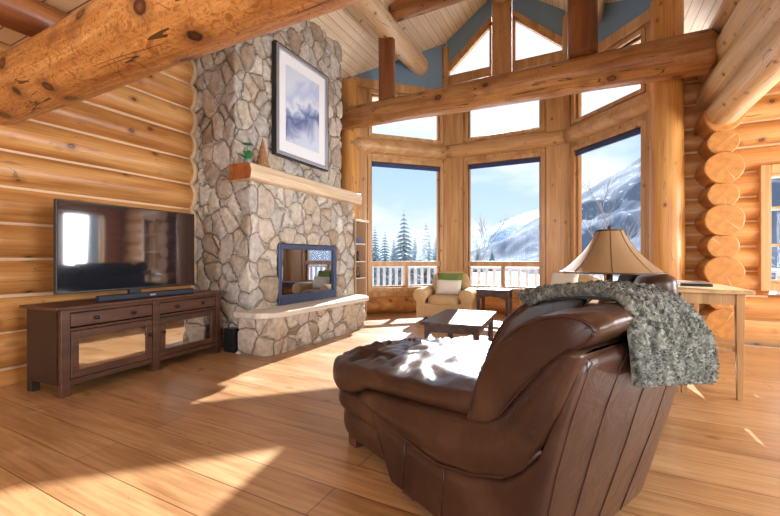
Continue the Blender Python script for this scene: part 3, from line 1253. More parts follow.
def bare_tree(u, v, t, lab, seed, spread):
    rnd = random.Random(seed)
    top = pix(u, v, t)
    base = V((top.x, top.y, -2.8))
    H = top.z - base.z
    bm = nb()

    def br(p, d, L, r, dep):
        q = p + d * L
        tube(bm, [p, p.lerp(q, .5) + V((rnd.uniform(-.03, .03) * L, rnd.uniform(-.03, .03) * L, 0)), q], [r, r * .8, r * .6], 5)
        if dep == 0:
            return
        for k in range(4):
            s = rnd.uniform(.3, 1.0)
            a = rnd.uniform(0, 2 * PI)
            dd = (d * 1.0 + V((math.cos(a), math.sin(a), .1)) * spread).normalized()
            br(p.lerp(q, s), dd, L * rnd.uniform(.38, .6), r * .5, dep - 1)
    br(base, V((0, 0, 1)), H * .62, .055, 4)
    o = obj('bare_tree', bm, M_bark)
    tag(o, lab, 'tree')


bare_tree(613, 165, 15, 'leafless tree standing before the snowy slope in the right bay window', 3, .42)
bare_tree(478, 218, 22, 'leafless tree at the left of the middle bay window', 5, .5)

# ------------------------------------------------------------------ fireplace
fp = thing('fireplace', 'tall fieldstone fireplace and chimney with raised hearth', 'fireplace', (-4.1, 4.8, 0))


def grid_box(bm, x0, x1, y0, y1, z0, z1, st, skip=(), hole=None):
    """box made of fine shared-vertex grids; skip faces by name; hole=(y0,y1,z0,z1) on the +x face"""
    cache = {}

    def vert(p):
        k = (round(p[0], 4), round(p[1], 4), round(p[2], 4))
        if k not in cache:
            cache[k] = bm.verts.new(p)
        return cache[k]

    def ticks(a, b):
        n = max(1, int(round((b - a) / st)))
        return [a + (b - a) * i / n for i in range(n + 1)]
    X, Y, Z = ticks(x0, x1), ticks(y0, y1), ticks(z0, z1)

    def face(A, B, f, test=None):
        for a0, a1 in zip(A, A[1:]):
            for b0, b1 in zip(B, B[1:]):
                if test and test((a0 + a1) / 2, (b0 + b1) / 2):
                    continue
                bm.faces.new([vert(f(a0, b0)), vert(f(a1, b0)), vert(f(a1, b1)), vert(f(a0, b1))])
    if 'x1' not in skip:
        face(Y, Z, lambda a, b: (x1, a, b), (lambda a, b: hole and hole[0] < a < hole[1] and hole[2] < b < hole[3]))
    if 'y0' not in skip:
        face(X, Z, lambda a, b: (a, y0, b))
    if 'y1' not in skip:
        face(X, Z, lambda a, b: (a, y1, b))
    if 'z1' not in skip:
        face(X, Y, lambda a, b: (a, b, z1))
    if 'z0' not in skip:
        face(X, Y, lambda a, b: (a, b, z0))


FY0, FY1 = 3.55, 6.02
bm = nb()
grid_box(bm, -4.95, -4.10, FY0, FY1, 2.2, 5.6, .03, skip=('z0', 'z1'))
obj('chimney', bm, M_stone, fp, smooth=True)
IY0, IY1, IZ0, IZ1 = 4.05, 5.44, .53, 1.40
bm = nb()
grid_box(bm, -4.95, -3.82, FY0 - .005, FY1 - .01, 0, 2.25, .03, skip=('z0',), hole=(IY0, IY1, IZ0, IZ1))
obj('firebox_surround', bm, M_stone, fp, smooth=True)
# hearth base: chamfered plan, fine grid around
plan = [(-3.90, 3.58), (-3.90, 3.40), (-3.56, 3.40), (-3.40, 3.58), (-3.40, 5.72), (-3.80, 5.95)]
bm = nb()
loop = []
for (a, b) in zip(plan, plan[1:]):
    a, b = V((*a, 0)), V((*b, 0))
    n = max(1, int((b - a).length / .03))
    for i in range(n):
        loop.append(a.lerp(b, i / n))
loop.append(V((*plan[-1], 0)))
nz = 16
G = [[bm.verts.new((p.x, p.y, .47 * k / nz)) for k in range(nz + 1)] for p in loop]
for a, b in zip(G, G[1:]):
    for k in range(nz):
        bm.faces.new([a[k], b[k], b[k + 1], a[k + 1]])
obj('hearth_base', bm, M_stone, fp, smooth=True)
bm = nb()
pl2 = [(-3.92, 3.54), (-3.92, 3.36), (-3.53, 3.36), (-3.345, 3.56), (-3.345, 5.76), (-3.55, 5.98), (-3.82, 5.98)]
prism(bm, [V((x, y, .455)) for x, y in pl2], (0, 0, .075))
obj('hearth_slab', bm, M_hearth, fp, bevel=.018, bseg=3)
bm = nb()
cyl = [(-3.70, 2.205), (-3.685, 2.30), (-3.71, 2.385), (-3.76, 2.405), (-4.08, 2.405), (-4.08, 2.19), (-3.74, 2.19)]
n = 24
R_ = []
for i in range(n + 1):
    y = 3.44 + (6.10 - 3.44) * i / n
    wv = .012 * noise.noise(V((y * 1.5, 0, 3)))
    R_.append([bm.verts.new((x + wv * (x > -4), y, z + wv * .7)) for x, z in cyl])
for a, b in zip(R_, R_[1:]):
    for k in range(len(cyl)):
        bm.faces.new([a[k], b[k], b[(k + 1) % len(cyl)], a[(k + 1) % len(cyl)]])
f1 = bm.faces.new(R_[0])
f2 = bm.faces.new(R_[-1][::-1])
f1.material_index = f2.material_index = 1
mo = obj('mantel', bm, [M_mantel, M_mantel_end], fp, bevel=.012)
tag(mo, 'pale wooden mantel with dark sawn end')
# insert
ins = bpy.data.objects.new('fireplace_insert', None)
link(ins, fp)
ins.location = V((-3.82, 4.75, .53)) - fp.location
bm = nb()
xa, xb = -3.99, -3.80
bx(bm, xa, xb, IY0, IY0 + .06, IZ0, IZ1)
bx(bm, xa, xb, IY1 - .06, IY1, IZ0, IZ1)
bx(bm, xa, xb, IY0 + .06, IY1 - .06, IZ1 - .075, IZ1)
bx(bm, xa, xb, IY0 + .06, IY1 - .06, IZ0, IZ0 + .14)
bx(bm, xa, xb + .012, IY0 + .02, IY1 - .02, IZ0 + .06, IZ0 + .075)
bx(bm, xa, xb + .012, IY0 + .02, IY1 - .02, IZ0 + .10, IZ0 + .115)
bx(bm, -4.4, -4.0, IY0, IY1, IZ0, IZ1)
obj('insert_frame', bm, M_iron, ins, bevel=.006)
bm = nb()
bx(bm, -3.845, -3.838, IY0 + .055, IY1 - .055, IZ0 + .135, IZ1 - .07)
obj('fireplace_glass', bm, M_fireglass, ins)
bm = nb()
tube(bm, [(-3.78, 4.70, IZ0 + .135), (-3.765, 4.72, IZ0 + .135), (-3.765, 4.84, IZ0 + .135), (-3.78, 4.86, IZ0 + .135)], .008)
obj('handle', bm, M_iron, ins, smooth=True)

# framed picture
pic = thing('framed_picture', 'tall framed snow scene print hanging on the stone chimney', 'picture', (-4.06, 4.845, 3.54))
y0, y1, z0, z1 = 4.22, 5.47, 2.74, 4.36
bm = nb()
fw = .055
for a in ((y0, y0 + fw, z0, z1), (y1 - fw, y1, z0, z1), (y0 + fw, y1 - fw, z0, z0 + fw), (y0 + fw, y1 - fw, z1 - fw, z1)):
    bx(bm, -4.07, -4.0, *a)
fo = obj('picture_frame', bm, M_silver, pic, bevel=.01)
bm = nb()
for a in ((y0 - .02, y0 - .002, z0 - .02, z1 + .02), (y1 + .002, y1 + .02, z0 - .02, z1 + .02), (y0 - .002, y1 + .002, z0 - .02, z0 - .002), (y0 - .002, y1 + .002, z1 + .002, z1 + .02)):
    bx(bm, -4.08, -4.01, *a)
obj('frame_edge', bm, M_black, pic)
bm = nb()
bx(bm, -4.06, -4.035, y0 + fw, y1 - fw, z0 + fw, z1 - fw)
obj('mat_board', bm, M_white, pic)
bm = nb()
bx(bm, -4.034, -4.031, y0 + .22, y1 - .22, z0 + .24, z1 - .22)
obj('print', bm, M_art, pic)
# mantel ornaments
pt = thing('potted_plant', 'small leafy green plant at the near end of the mantel', 'plant', (-3.92, 3.60, 2.405))
bm = nb()
lathe(bm, [(.035, 0), (.05, .04), (.052, .075), (.044, .08)], 16, (-3.92, 3.60, 2.408))
obj('pot', bm, M_pot, pt, smooth=True, flat_caps=True)
bm = nb()
rnd = random.Random(4)
for k in range(16):
    a = rnd.uniform(0, 2 * PI)
    tilt = rnd.uniform(.15, .9)
    L = rnd.uniform(.10, .24)
    w = L * .17
    d = V((math.cos(a) * math.sin(tilt), math.sin(a) * math.sin(tilt), math.cos(tilt)))
    sd = d.cross(V((0, 0, 1))).normalized()
    p = V((-3.92, 3.60, 2.47))
    nrm = d.cross(sd)
    ps = []
    for s, ww in ((0, .2), (.3, .8), (.6, 1), (.85, .6), (1, .05)):
        c = p + d * L * s - V((0, 0, 1)) * (s * s * L * .35)
        ps.append((bm.verts.new(c + sd * w * ww), bm.verts.new(c + nrm * .006), bm.verts.new(c - sd * w * ww)))
    for q, r in zip(ps, ps[1:]):
        bm.faces.new([q[0], q[1], r[1], r[0]])
        bm.faces.new([q[1], q[2], r[2], r[1]])
puff = V((-3.9, 3.58, 2.66))
for k in range(9):
    a = 2 * PI * k / 9
    d = V((math.cos(a), math.sin(a), .3))
    sd = V((-math.sin(a), math.cos(a), 0))
    v = [bm.verts.new(puff + q) for q in (V((0, 0, .0)), d * .045 + sd * .025, d * .075, d * .045 - sd * .025)]
    bm.faces.new(v)
tube(bm, [(-3.92, 3.60, 2.47), (-3.91, 3.59, 2.58), puff], .005, 5)
obj('leaves', bm, M_leaf, pt, smooth=True)

cv = thing('carved_tree', 'carved wooden cone shaped tree on the mantel beside the plant', 'ornament', (-3.92, 3.86, 2.405))
bm = nb()
lathe(bm, [(.03, 0), (.03, .03)], 12, (-3.92, 3.86, 2.405))
obj('base', bm, M_carved, cv)
bm = nb()
prof = []
for k in range(19):
    s = k / 18
    prof.append(((.095 * (1 - s) + .004) * (1 + .10 * math.sin(s * 40)), .03 + .40 * s))
lathe(bm, prof, 22, (-3.92, 3.86, 2.405))
obj('carved_cone', bm, M_carved, cv, smooth=True)

# ------------------------------------------------------------------ TV console
cons = thing('media_console', 'dark wood media console with two glass doors and drawers', 'cabinet', (-4.0, 1.6, 0))
ang = math.atan2(3.36 - 1.628, -4.148 + 3.985)       # direction of the front edge
O = V((-3.985, 1.628, 0))
eL = V((math.cos(ang), math.sin(ang), 0))              # along the front
eD = V((-math.sin(ang), math.cos(ang), 0))             # into the wall
MC = Matrix(((eL.x, eD.x, 0, O.x), (eL.y, eD.y, 0, O.y), (0, 0, 1, 0), (0, 0, 0, 1)))
W_, D_, H_ = 1.74, .50, .78


def cb(nm, boxes, m, parent=cons, bevel=.005):
    bm = nb()
    for a in boxes:
        bx(bm, *a, M=MC)
    return obj(nm, bm, m, parent, bevel=bevel)


cb('top', [(-.05, W_ + .05, -.03, D_ + .02, H_ - .03, H_)], M_dark, bevel=.01)
cb('body', [(.0, .025, .02, D_, .10, H_ - .03), (W_ - .025, W_, .02, D_, .10, H_ - .03), (.02, W_ - .02, D_ - .02, D_, .1, H_ - .03), (.02, W_ - .02, .03, D_, .10, .13), (.02, W_ - .02, .03, D_ - .02, .545, .56)], M_shadeside)
cb('face_frame', [(.0, W_, .0, .025, H_ - .06, H_ - .03), (.06, W_ / 2 - .04, 0, .025, .56, .585), (W_ / 2 + .04, W_ - .06, 0, .025, .56, .585), (.06, W_ / 2 - .04, 0, .025, .09, .14), (W_ / 2 + .04, W_ - .06, 0, .025, .09, .14)], M_dark)
for x in (0, W_ / 2 - .04, W_ - .07):
    w = .07 if x != W_ / 2 - .04 else .08
    cb('leg', [(x, x + w, -.008, .06, 0, H_ - .03)], M_dark)
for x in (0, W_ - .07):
    cb('leg', [(x, x + .07, D_ - .07, D_, 0, .12)], M_shadeside)
for k, (a, b) in enumerate(((.075, W_ / 2 - .045), (W_ / 2 + .045, W_ - .075))):
    dr = cb('drawer', [(a, b, -.004, .02, .595, .715)], M_dark, bevel=.008)
    for x in (a + (b - a) * .27, a + (b - a) * .73):
        bm = nb()
        Mk = MC @ Matrix.Translation((x, -.004, .655)) @ Matrix.Rotation(PI / 2, 4, 'X')
        lathe(bm, [(.008, 0), (.008, .012), (.017, .018), (.019, .026), (.012, .033)], 14, M=Mk)
        obj('knob', bm, M_knob, dr, smooth=True)
    t = .065
    do = cb('door', [(a, a + t, -.004, .02, .145, .555), (b - t, b, -.004, .02, .145, .555), (a + t, b - t, -.004, .02, .145, .145 + t), (a + t, b - t, -.004, .02, .555 - t, .555)], M_dark)
    bm = nb()
    bx(bm, a + t, b - t, .008, .013, .145 + t, .555 - t, M=MC)
    obj('door_glass', bm, M_mirror, do)
    bm = nb()
    xk = b - t / 2 if k == 0 else a + t / 2
    Mk = MC @ Matrix.Translation((xk, -.004, .40)) @ Matrix.Rotation(PI / 2, 4, 'X')
    lathe(bm, [(.008, 0), (.008, .012), (.017, .018), (.019, .026), (.012, .033)], 14, M=Mk)
    obj('knob', bm, M_knob, do, smooth=True)

# television: stands on the console
tv = thing('television', 'large black flat screen television on the dark console', 'television', (-4.3, 2.42, H_))
ty0, ty1 = 1.72, 3.12
MT = Matrix.Translation((-4.30, 2.42, 0)) @ Matrix.Rotation(math.radians(0.3), 4, 'Z')
hw = .70
bm = nb()
bx(bm, -.05, -.005, -hw, hw, .865, 1.745, M=MT)
bx(bm, -.09, -.05, -hw * .6, hw * .6, .95, 1.45, M=MT)
obj('tv_case', bm, M_black, tv, bevel=.006)
bm = nb()
bx(bm, -.004, .0015, -hw + .012, hw - .012, .885, 1.733, M=MT)
obj('screen', bm, M_gloss, tv)
bm = nb()
bx(bm, -.05, .0, -.06, .06, .79, .875, M=MT)
bx(bm, -.13, .10, -.30, .30, H_, H_ + .014, M=MT)
obj('stand', bm, M_black, tv, bevel=.004)
sb = thing('soundbar', 'long low soundbar in front of the television', 'speaker', (-4.13, 2.45, H_))
bm = nb()
bx(bm, -.04, .04, -.52, .52, 0, .062, M=Matrix.Translation((-4.125, 2.47, H_ + .001)) @ Matrix.Rotation(math.radians(4), 4, 'Z'))
obj('bar_body', bm, M_bar, sb, bevel=.018, bseg=4)
bm = nb()
bx(bm, .0405, .043, -.03, .03, .024, .04, M=Matrix.Translation((-4.125, 2.47, H_ + .001)) @ Matrix.Rotation(math.radians(4), 4, 'Z'))
obj('badge', bm, M_silver, sb)

bm = nb()
bx(bm, -4.12, -3.95, 3.40, 3.52, 0, .30)
bx(bm, -3.953, -3.945, 3.415, 3.505, .02, .28)
o = obj('subwoofer', bm, M_black, bevel=.01)
tag(o, 'small black speaker box on the floor between the console and fireplace', 'speaker')
ou = thing('power_outlet', 'outlet plate low on the log wall left of the console', 'outlet', (XL + .01, 1.42, .19))
bm = nb()
bx(bm, XL - .03, XL + .012, 1.36, 1.48, .17, .25)
obj('cover_plate', bm, M_outlet, ou, bevel=.004)
bm = nb()
for y in (1.39, 1.43):
    bx(bm, XL + .012, XL + .015, y, y + .025, .195, .225)
obj('socket', bm, M_black, ou)

# ------------------------------------------------------------------ leather chaise
FV, WV = V((-.89, .455, 0)), V((.455, .89, 0))


def Q(f, w, z):
    return FV * f + WV * w + V((0, 0, z))


MQ = Matrix(((FV.x, WV.x, 0, 0), (FV.y, WV.y, 0, 0), (0, 0, 1, 0), (0, 0, 0, 1)))
ch = thing('chaise_sofa', 'oversized brown leather chaise with its paneled back towards the viewer', 'sofa', tuple(Q(1.6, 1.8, 0)))

# near-side outline of the padded inner body: (f, z) pairs lower seam and upper edge
seam = [(1.83, .395), (1.53, .334), (1.24, .307), (1.01, .353), (.86, .41), (.79, .47), (.713, .60), (.66, .714), (.613, .838), (.585, .91)]


def seam_z(f):
    pts = seam
    if f >= pts[0][0]:
        return pts[0][1]
    for (a, za), (b, zb) in zip(pts, pts[1:]):
        if b <= f <= a:
            return zb + (za - zb) * (f - b) / (a - b)
    return .90


def lean(z):
    pts = [(.02, .80), (.06, .79), (.34, .731), (.47, .706), (.65, .661), (.81, .613), (.89, .582), (.95, .565), (1.3, .56)]
    for (a, fa), (b, fb) in zip(pts, pts[1:]):
        if a <= z <= b:
            return fa + (fb - fa) * (z - a) / (b - a)
    return pts[0][1]


WN, WF = 1.14, 2.34
RC = .03


def front_f(z):
    return min(1.80, 1.54 + .65 * (z - .03))


# outer shell: plan path from the front of the near side, round the back, to the far side
path = []
for i in range(40):
    path.append(('n', i / 39 * .985))
for i in range(1, 7):
    path.append(('c', i / 6))
for i in range(1, 25):
    path.append(('b', i / 24))
for i in range(1, 9):
    path.append(('k', i / 8))
for i in range(1, 12):
    path.append(('f', i / 11))


def shell_point(s, off, z):
    """off = inset from the outer surface"""
    fb = lean(z)
    r = RC
    if s[0] == 'n':
        return front_f(z) + (fb + r - front_f(z)) * s[1], WN + off
    if s[0] == 'c':
        a = s[1] * PI / 2
        cf, cw = fb + r, WN + r
        return cf - (r - off) * math.sin(a), cw - (r - off) * math.cos(a)
    if s[0] == 'b':
        w = WN + r + (WF - .3 - WN - r) * s[1]
        bul = .05 * math.sin(PI * s[1] * .75) * min(1, z / .5)
        return fb + off - bul, w
    if s[0] == 'k':
        a = s[1] * PI / 2
        R = .3
        bul = .05 * math.sin(PI * .75) * min(1, z / .5) * (1 - s[1])
        cf, cw = fb + R, WF - R
        return cf - (R - off) * math.cos(a) - bul, cw + (R - off) * math.sin(a)
    if s[0] == 'f':
        f = fb + .3 + (1.8 - fb - .3) * s[1]
        return f, WF - off


def shell_top(s):
    if s[0] == 'n':
        f = 1.80 + (.73 - 1.80) * s[1] / .985
        return seam_z(f)
    if s[0] == 'c':
        return .58 + .31 * math.sin(s[1] * PI / 2) ** .5
    if s[0] == 'b':
        return .89 + .04 * math.sin(PI * min(1, s[1] * 1.0 + .1) * .5)
    if s[0] == 'k':
        return .93 - .04 * s[1]
    return .89 - .36 * s[1] ** 1.5


bm = nb()
rows = []
for s in path:
    zt = shell_top(s)
    col = []
    prof = [(0, .07), (0, .07 + (zt - .07) * .25), (0, .07 + (zt - .07) * .5), (0, .07 + (zt - .07) * .75), (0, zt - .05), (.012, zt - .02), (.035, zt), (.06, zt - .012), (.075, zt - .05), (.075, .10)]
    for off, z in prof:
        f, w = shell_point(s, off, z)
        col.append(bm.verts.new(Q(f, w, z)))
    rows.append(col)
for a, b in zip(rows, rows[1:]):
    for k in range(len(a) - 1):
        bm.faces.new([a[k], b[k], b[k + 1], a[k + 1]])
bm.faces.new(rows[0])
bm.faces.new(rows[-1][::-1])
sh = obj('outer_shell', bm, M_leather, ch, smooth=True)
# piping seams on the shell
bm = nb()
for s in ([('b', x) for x in (.02, .22, .48, .76)] + [('k', .3)]):
    zt = shell_top(s)
    pts = []
    for i in range(11):
        z = .08 + (zt - .10) * i / 10
        f, w = shell_point(s, -.001, z)
        pts.append(Q(f, w, z))
    f, w = shell_point(s, .03, zt)
    pts.append(Q(f, w, zt + .002))
    tube(bm, pts, .0035, 6)
pts = []
for s in path[:40]:
    f, w = shell_point(s, .004, shell_top(s))
    pts.append(Q(f, w, shell_top(s) - .006))
tube(bm, pts, .009, 8)
for fx in (1.46, 1.19):
    pts = [Q(fx + .02 * (1 - z / .2), WN - .001, z) for z in (.08, .15, .22, seam_z(fx) - .01)]
    tube(bm, pts, .0035, 6)
obj('piping', bm, M_seam, sh, smooth=True)

# padded inner body, a profile run across the width
upper = [(1.84, .455), (1.53, .485), (1.24, .519), (1.06, .545), (.96, .575), (.90, .62), (.83, .71), (.76, .80), (.70, .87), (.645, .915)]
lower = [(f, z) for f, z in seam]
bm = nb()
nW = 14
n = 40


def samp(pts, t):
    x = t * (len(pts) - 1)
    i = min(int(x), len(pts) - 2)
    return V((*pts[i], 0)).lerp(V((*pts[i + 1], 0)), x - i)


rows = []
for i in range(n + 1):
    t = i / n
    lo, up = samp(lower, t), samp(upper, t)
    cross = []
    # near face bulging out, up and over to the inside
    for k in range(11):
        s = k / 10
        p = lo.lerp(up, s)
        bul = .03 * math.sin(PI * s) ** .6
        cross.append(Q(p.x, WN + .004 - bul + .02 * s ** 3, p.y))
    cross.append(Q(up.x, WN + .12, up.y + .008))
    cross.append(Q(up.x, WF - .1, up.y + .008))
    cross.append(Q(lo.x, WF - .06, lo.y + .02))
    cross.append(Q(lo.x, WN + .05, lo.y + .01))
    rows.append([bm.verts.new(c) for c in cross])
m_ = len(rows[0])
for a, b in zip(rows, rows[1:]):
    for k in range(m_):
        bm.faces.new([a[k], b[k], b[(k + 1) % m_], a[(k + 1) % m_]])
bm.faces.new(rows[0])
bm.faces.new(rows[-1][::-1])
obj('padded_side', bm, M_leather, ch, smooth=True)


def rounded_plan(pts, r, n=8):
    out = []
    N = len(pts)
    for i in range(N):
        p0, p1, p2 = V((*pts[i - 1], 0)), V((*pts[i], 0)), V((*pts[(i + 1) % N], 0))
        rr = r[i] if isinstance(r, (list, tuple)) else r
        a = p1 + (p0 - p1).normalized() * rr
        b = p1 + (p2 - p1).normalized() * rr
        for k in range(n + 1):
            t = k / n
            out.append((a * (1 - t) ** 2 + p1 * 2 * t * (1 - t) + b * t * t).to_2d())
    return out


def puffy_slab(bm, plan, z0, z1, edge=.07, crown=.03, wr=0.0, rings=12, seed=0, warp=None):
    cx = sum(p.x for p in plan) / len(plan)
    cy = sum(p.y for p in plan) / len(plan)
    c = V((cx, cy))
    # resample plan evenly
    M = 90
    segs = [(plan[i] - plan[i - 1]).length for i in range(len(plan))]
    tot = sum(segs)
    pts = []
    for j in range(M):
        d = tot * j / M
        i = 0
        while d > segs[(i + 1) % len(plan)] and i < len(plan) - 1:
            d -= segs[(i + 1) % len(plan)]
            i += 1
        q = plan[(i + 1) % len(plan)]
        L = segs[(i + 1) % len(plan)]
        pts.append(plan[i].lerp(q, d / L if L > 1e-9 else 0))
    zm = (z0 + z1) / 2
    h = (z1 - z0) / 2

    def ring(s, z, inset):
        r = []
        for p in pts:
            v = p - c
            q = c + v * (s) - v.normalized() * inset
            zz = z
            if wr and z > zm:
                dist = (1 - s)
                wv = noise.noise(V((q.x * 9 + seed, q.y * 9, 0))) + .6 * noise.noise(V((q.x * 18, q.y * 11 + seed, 4)))
                ww = math.sin(math.atan2(v.y, v.x) * 26 + 2.5 * noise.noise(V((q.x * 4, q.y * 4, seed)))) * max(0, 1 - abs(s - .8) * 3.2)
                zz += wr * (wv * .75 + ww * .75)
            r.append(bm.verts.new(Q(q.x, q.y, zz if warp is None else warp(q.x, (zz - z0) / (z1 - z0)))))
        return r
    R = []
    for k in range(7):
        a = -PI / 2 + PI / 2 * k / 6
        R.append(ring(1, zm + h * math.sin(a), edge * (1 - math.cos(a))))
    for k in range(1, 7):
        a = PI / 2 * k / 6
        R.append(ring(1, zm + h * math.sin(a), edge * (1 - math.cos(a))))
    for k in range(1, rings + 1):
        s = 1 - k / (rings + .6)
        r = []
        R.append(ring(s, z1 + crown * (1 - s * s), edge * s))
    for a, b in zip(R, R[1:]):
        for k in range(M):
            bm.faces.new([a[k], a[(k + 1) % M], b[(k + 1) % M], b[k]])
    bm.faces.new(R[0][::-1])
    bm.faces.new(R[-1])


def pw(pts, x):
    if x <= pts[0][0]:
        return pts[0][1]
    for (a, za), (b, zb) in zip(pts, pts[1:]):
        if a <= x <= b:
            return za + (zb - za) * (x - a) / (b - a)
    return pts[-1][1]


def seat_warp(f, h):
    zb = pw([(.9, .555), (1.0, .55), (1.80, .462), (2.0, .385), (2.15, .36)], f)
    zt = pw([(.9, .655), (1.0, .65), (1.35, .615), (1.76, .59), (2.09, .555), (2.6, .52)], f)
    return zb + (zt - zb) * h


planS = rounded_plan([(.92, 1.20), (1.84, 1.125), (2.24, 1.13), (2.46, 1.36), (2.60, 1.80), (2.42, 2.22), (1.9, 2.30), (.92, 2.28)], [.06, .1, .14, .18, .25, .25, .2, .06])
bm = nb()
puffy_slab(bm, planS, .36, .53, .055, .04, wr=.028, rings=30, seed=3, warp=seat_warp)
obj('seat_cushion', bm, M_leather, ch, smooth=True)
planB = rounded_plan([(1.70, 1.18), (2.22, 1.16), (2.43, 1.38), (2.56, 1.80), (2.38, 2.2), (1.70, 2.24)], [.04, .14, .16, .24, .22, .05])
bm = nb()
puffy_slab(bm, planB, .235, .375, .045, .0, rings=3)
obj('front_band', bm, M_leather, ch, smooth=True)
planC = rounded_plan([(1.66, 1.20), (2.19, 1.185), (2.40, 1.40), (2.53, 1.80), (2.35, 2.18), (1.66, 2.22)], [.04, .14, .16, .24, .22, .05])
bm = nb()
puffy_slab(bm, planC, .07, .245, .04, .0, rings=3)
obj('front_base', bm, M_leather, ch, smooth=True)
bm = nb()
bx(bm, .95, 1.50, WN + .04, WF - .06, .06, .36, M=MQ)
bx(bm, .95, 1.80, WN + .07, WF - .08, .30, .42, M=MQ)
obj('seat_deck', bm, M_leather, ch)
for f, w in ((2.12, 1.28), (2.36, 1.85), (1.0, 1.25), (.90, 2.02), (1.50, 1.24)):
    bm = nb()
    bx(bm, f - .045, f + .045, w - .045, w + .045, 0, .075, M=MQ)
    obj('foot', bm, M_dark, ch, bevel=.005)


cprof = [(1.09, .53), (1.06, .66), (.99, .82), (.89, .94), (.78, 1.012), (.66, 1.045), (.57, 1.03), (.565, .985), (.65, .91), (.76, .82), (.87, .69), (.97, .56), (1.04, .505)]


def closed_spline(pts, n):
    out = []
    N = len(pts)
    for i in range(N):
        p0, p1, p2, p3 = (V(pts[(i + k - 1) % N]) for k in range(4))
        for k in range(n):
            t = k / n
            out.append(.5 * (2 * p1 + (p2 - p0) * t + (2 * p0 - 5 * p1 + 4 * p2 - p3) * t * t + (3 * p1 - p0 - 3 * p2 + p3) * t ** 3))
    return out


def back_cushion(w0, w1, df, dz, yaw, seed):
    prof = closed_spline(cprof, 5)
    c = sum((V(p) for p in cprof), V((0, 0))) / len(cprof)
    wm = (w0 + w1) / 2
    half = (w1 - w0) / 2
    Mx = MQ @ Matrix.Translation((df, 0, dz)) @ Matrix.Translation((.85, w0, 0)) @ Matrix.Rotation(yaw, 4, 'Z') @ Matrix.Translation((-.85, -w0, 0))
    bm = nb()
    st = [(-1.0, .0), (-1.03, .35), (-1.025, .7), (-1.0, .90), (-.975, .955), (-.93, .98), (-.8, 1.0)]
    st += [(x / 8, 1.0 + .02 * (1 - (x / 8) ** 2)) for x in range(-5, 6)]
    st += [(-a, b) for a, b in st[:7][::-1]]
    R = []
    for a, sc in st:
        if sc == 0:
            R.append([bm.verts.new(Mx @ V((c.x, wm + half * a * 1.02, c.y)))])
            continue
        ring = []
        for p in prof:
            q = c + (p - c) * sc
            g = noise.noise(V((q.x * 8 + seed, a * 3.2, q.y * 8))) + .7 * abs(noise.noise(V((q.x * 20, a * 6 + seed, q.y * 16))))
            edge = max(0, abs(a) - .55) / .45
            g2 = math.sin((q.x + q.y) * 60 + seed + 3 * noise.noise(V((q.x * 9, a, seed)))) * edge * .5
            q = q + (p - c).normalized() * .013 * (g + g2) * (1 if sc > .9 else .25)
            ring.append(bm.verts.new(Mx @ V((q.x, wm + half * a, q.y))))
        R.append(ring)
    n = len(prof)
    for a, b in zip(R, R[1:]):
        for k in range(n):
            if len(a) == 1:
                bm.faces.new([a[0], b[k], b[(k + 1) % n]])
            elif len(b) == 1:
                bm.faces.new([a[k], b[0], a[(k + 1) % n]])
            else:
                bm.faces.new([a[k], b[k], b[(k + 1) % n], a[(k + 1) % n]])
    o = obj('back_cushion', bm, M_leather, ch, smooth=True)
    for a in (-.985, .985):
        bm = nb()
        pts = [Mx @ V(((c + (p - c) * .945).x, wm + half * a, (c + (p - c) * .945).y)) for p in prof]
        tube(bm, pts + pts[:1], .006, 6)
        obj('piping', bm, M_seam, o, smooth=True)
    return o


back_cushion(1.17, 1.69, 0, -.02, 0, 2)
back_cushion(1.74, 2.30, .36, -.01, math.radians(-20), 9)

# throw blanket over the back
th = nb()
t_near = [(1.13, 1.69, .97), (1.06, 1.66, 1.012), (.95, 1.615, 1.045), (.8, 1.528, 1.07), (.68, 1.486, 1.075), (.59, 1.42, 1.04), (.548, 1.36, .94), (.54, 1.36, .86), (.54, 1.37, .785)]
t_far = [(1.40, 1.95, .985), (1.25, 1.96, 1.025), (.95, 1.97, 1.062), (.75, 1.96, 1.062), (.63, 1.985, 1.02), (.56, 2.03, .93), (.53, 2.09, .84), (.525, 2.13, .74), (.53, 2.09, .66)]


def lin(arr, t):
    x = t * (len(arr) - 1)
    i = min(int(x), len(arr) - 2)
    a, b = arr[i], arr[i + 1]
    if isinstance(a, tuple):
        return tuple(p + (q - p) * (x - i) for p, q in zip(a, b))
    return a + (b - a) * (x - i)


NI, NJ = 150, 90


def cat(arr, t):
    x = t * (len(arr) - 1)
    i = min(int(x), len(arr) - 2)
    u = x - i
    p = [V(arr[max(0, min(len(arr) - 1, i + k - 1))]) for k in range(4)]
    return .5 * (2 * p[1] + (p[2] - p[0]) * u + (2 * p[0] - 5 * p[1] + 4 * p[2] - p[3]) * u * u + (3 * p[1] - p[0] - 3 * p[2] + p[3]) * u ** 3)


def throw_pt(t, s):
    return cat(t_near, t).lerp(cat(t_far, t), s) + V((0, 0, -.03 * math.sin(s * PI) * (1 if t < .5 else 0)))


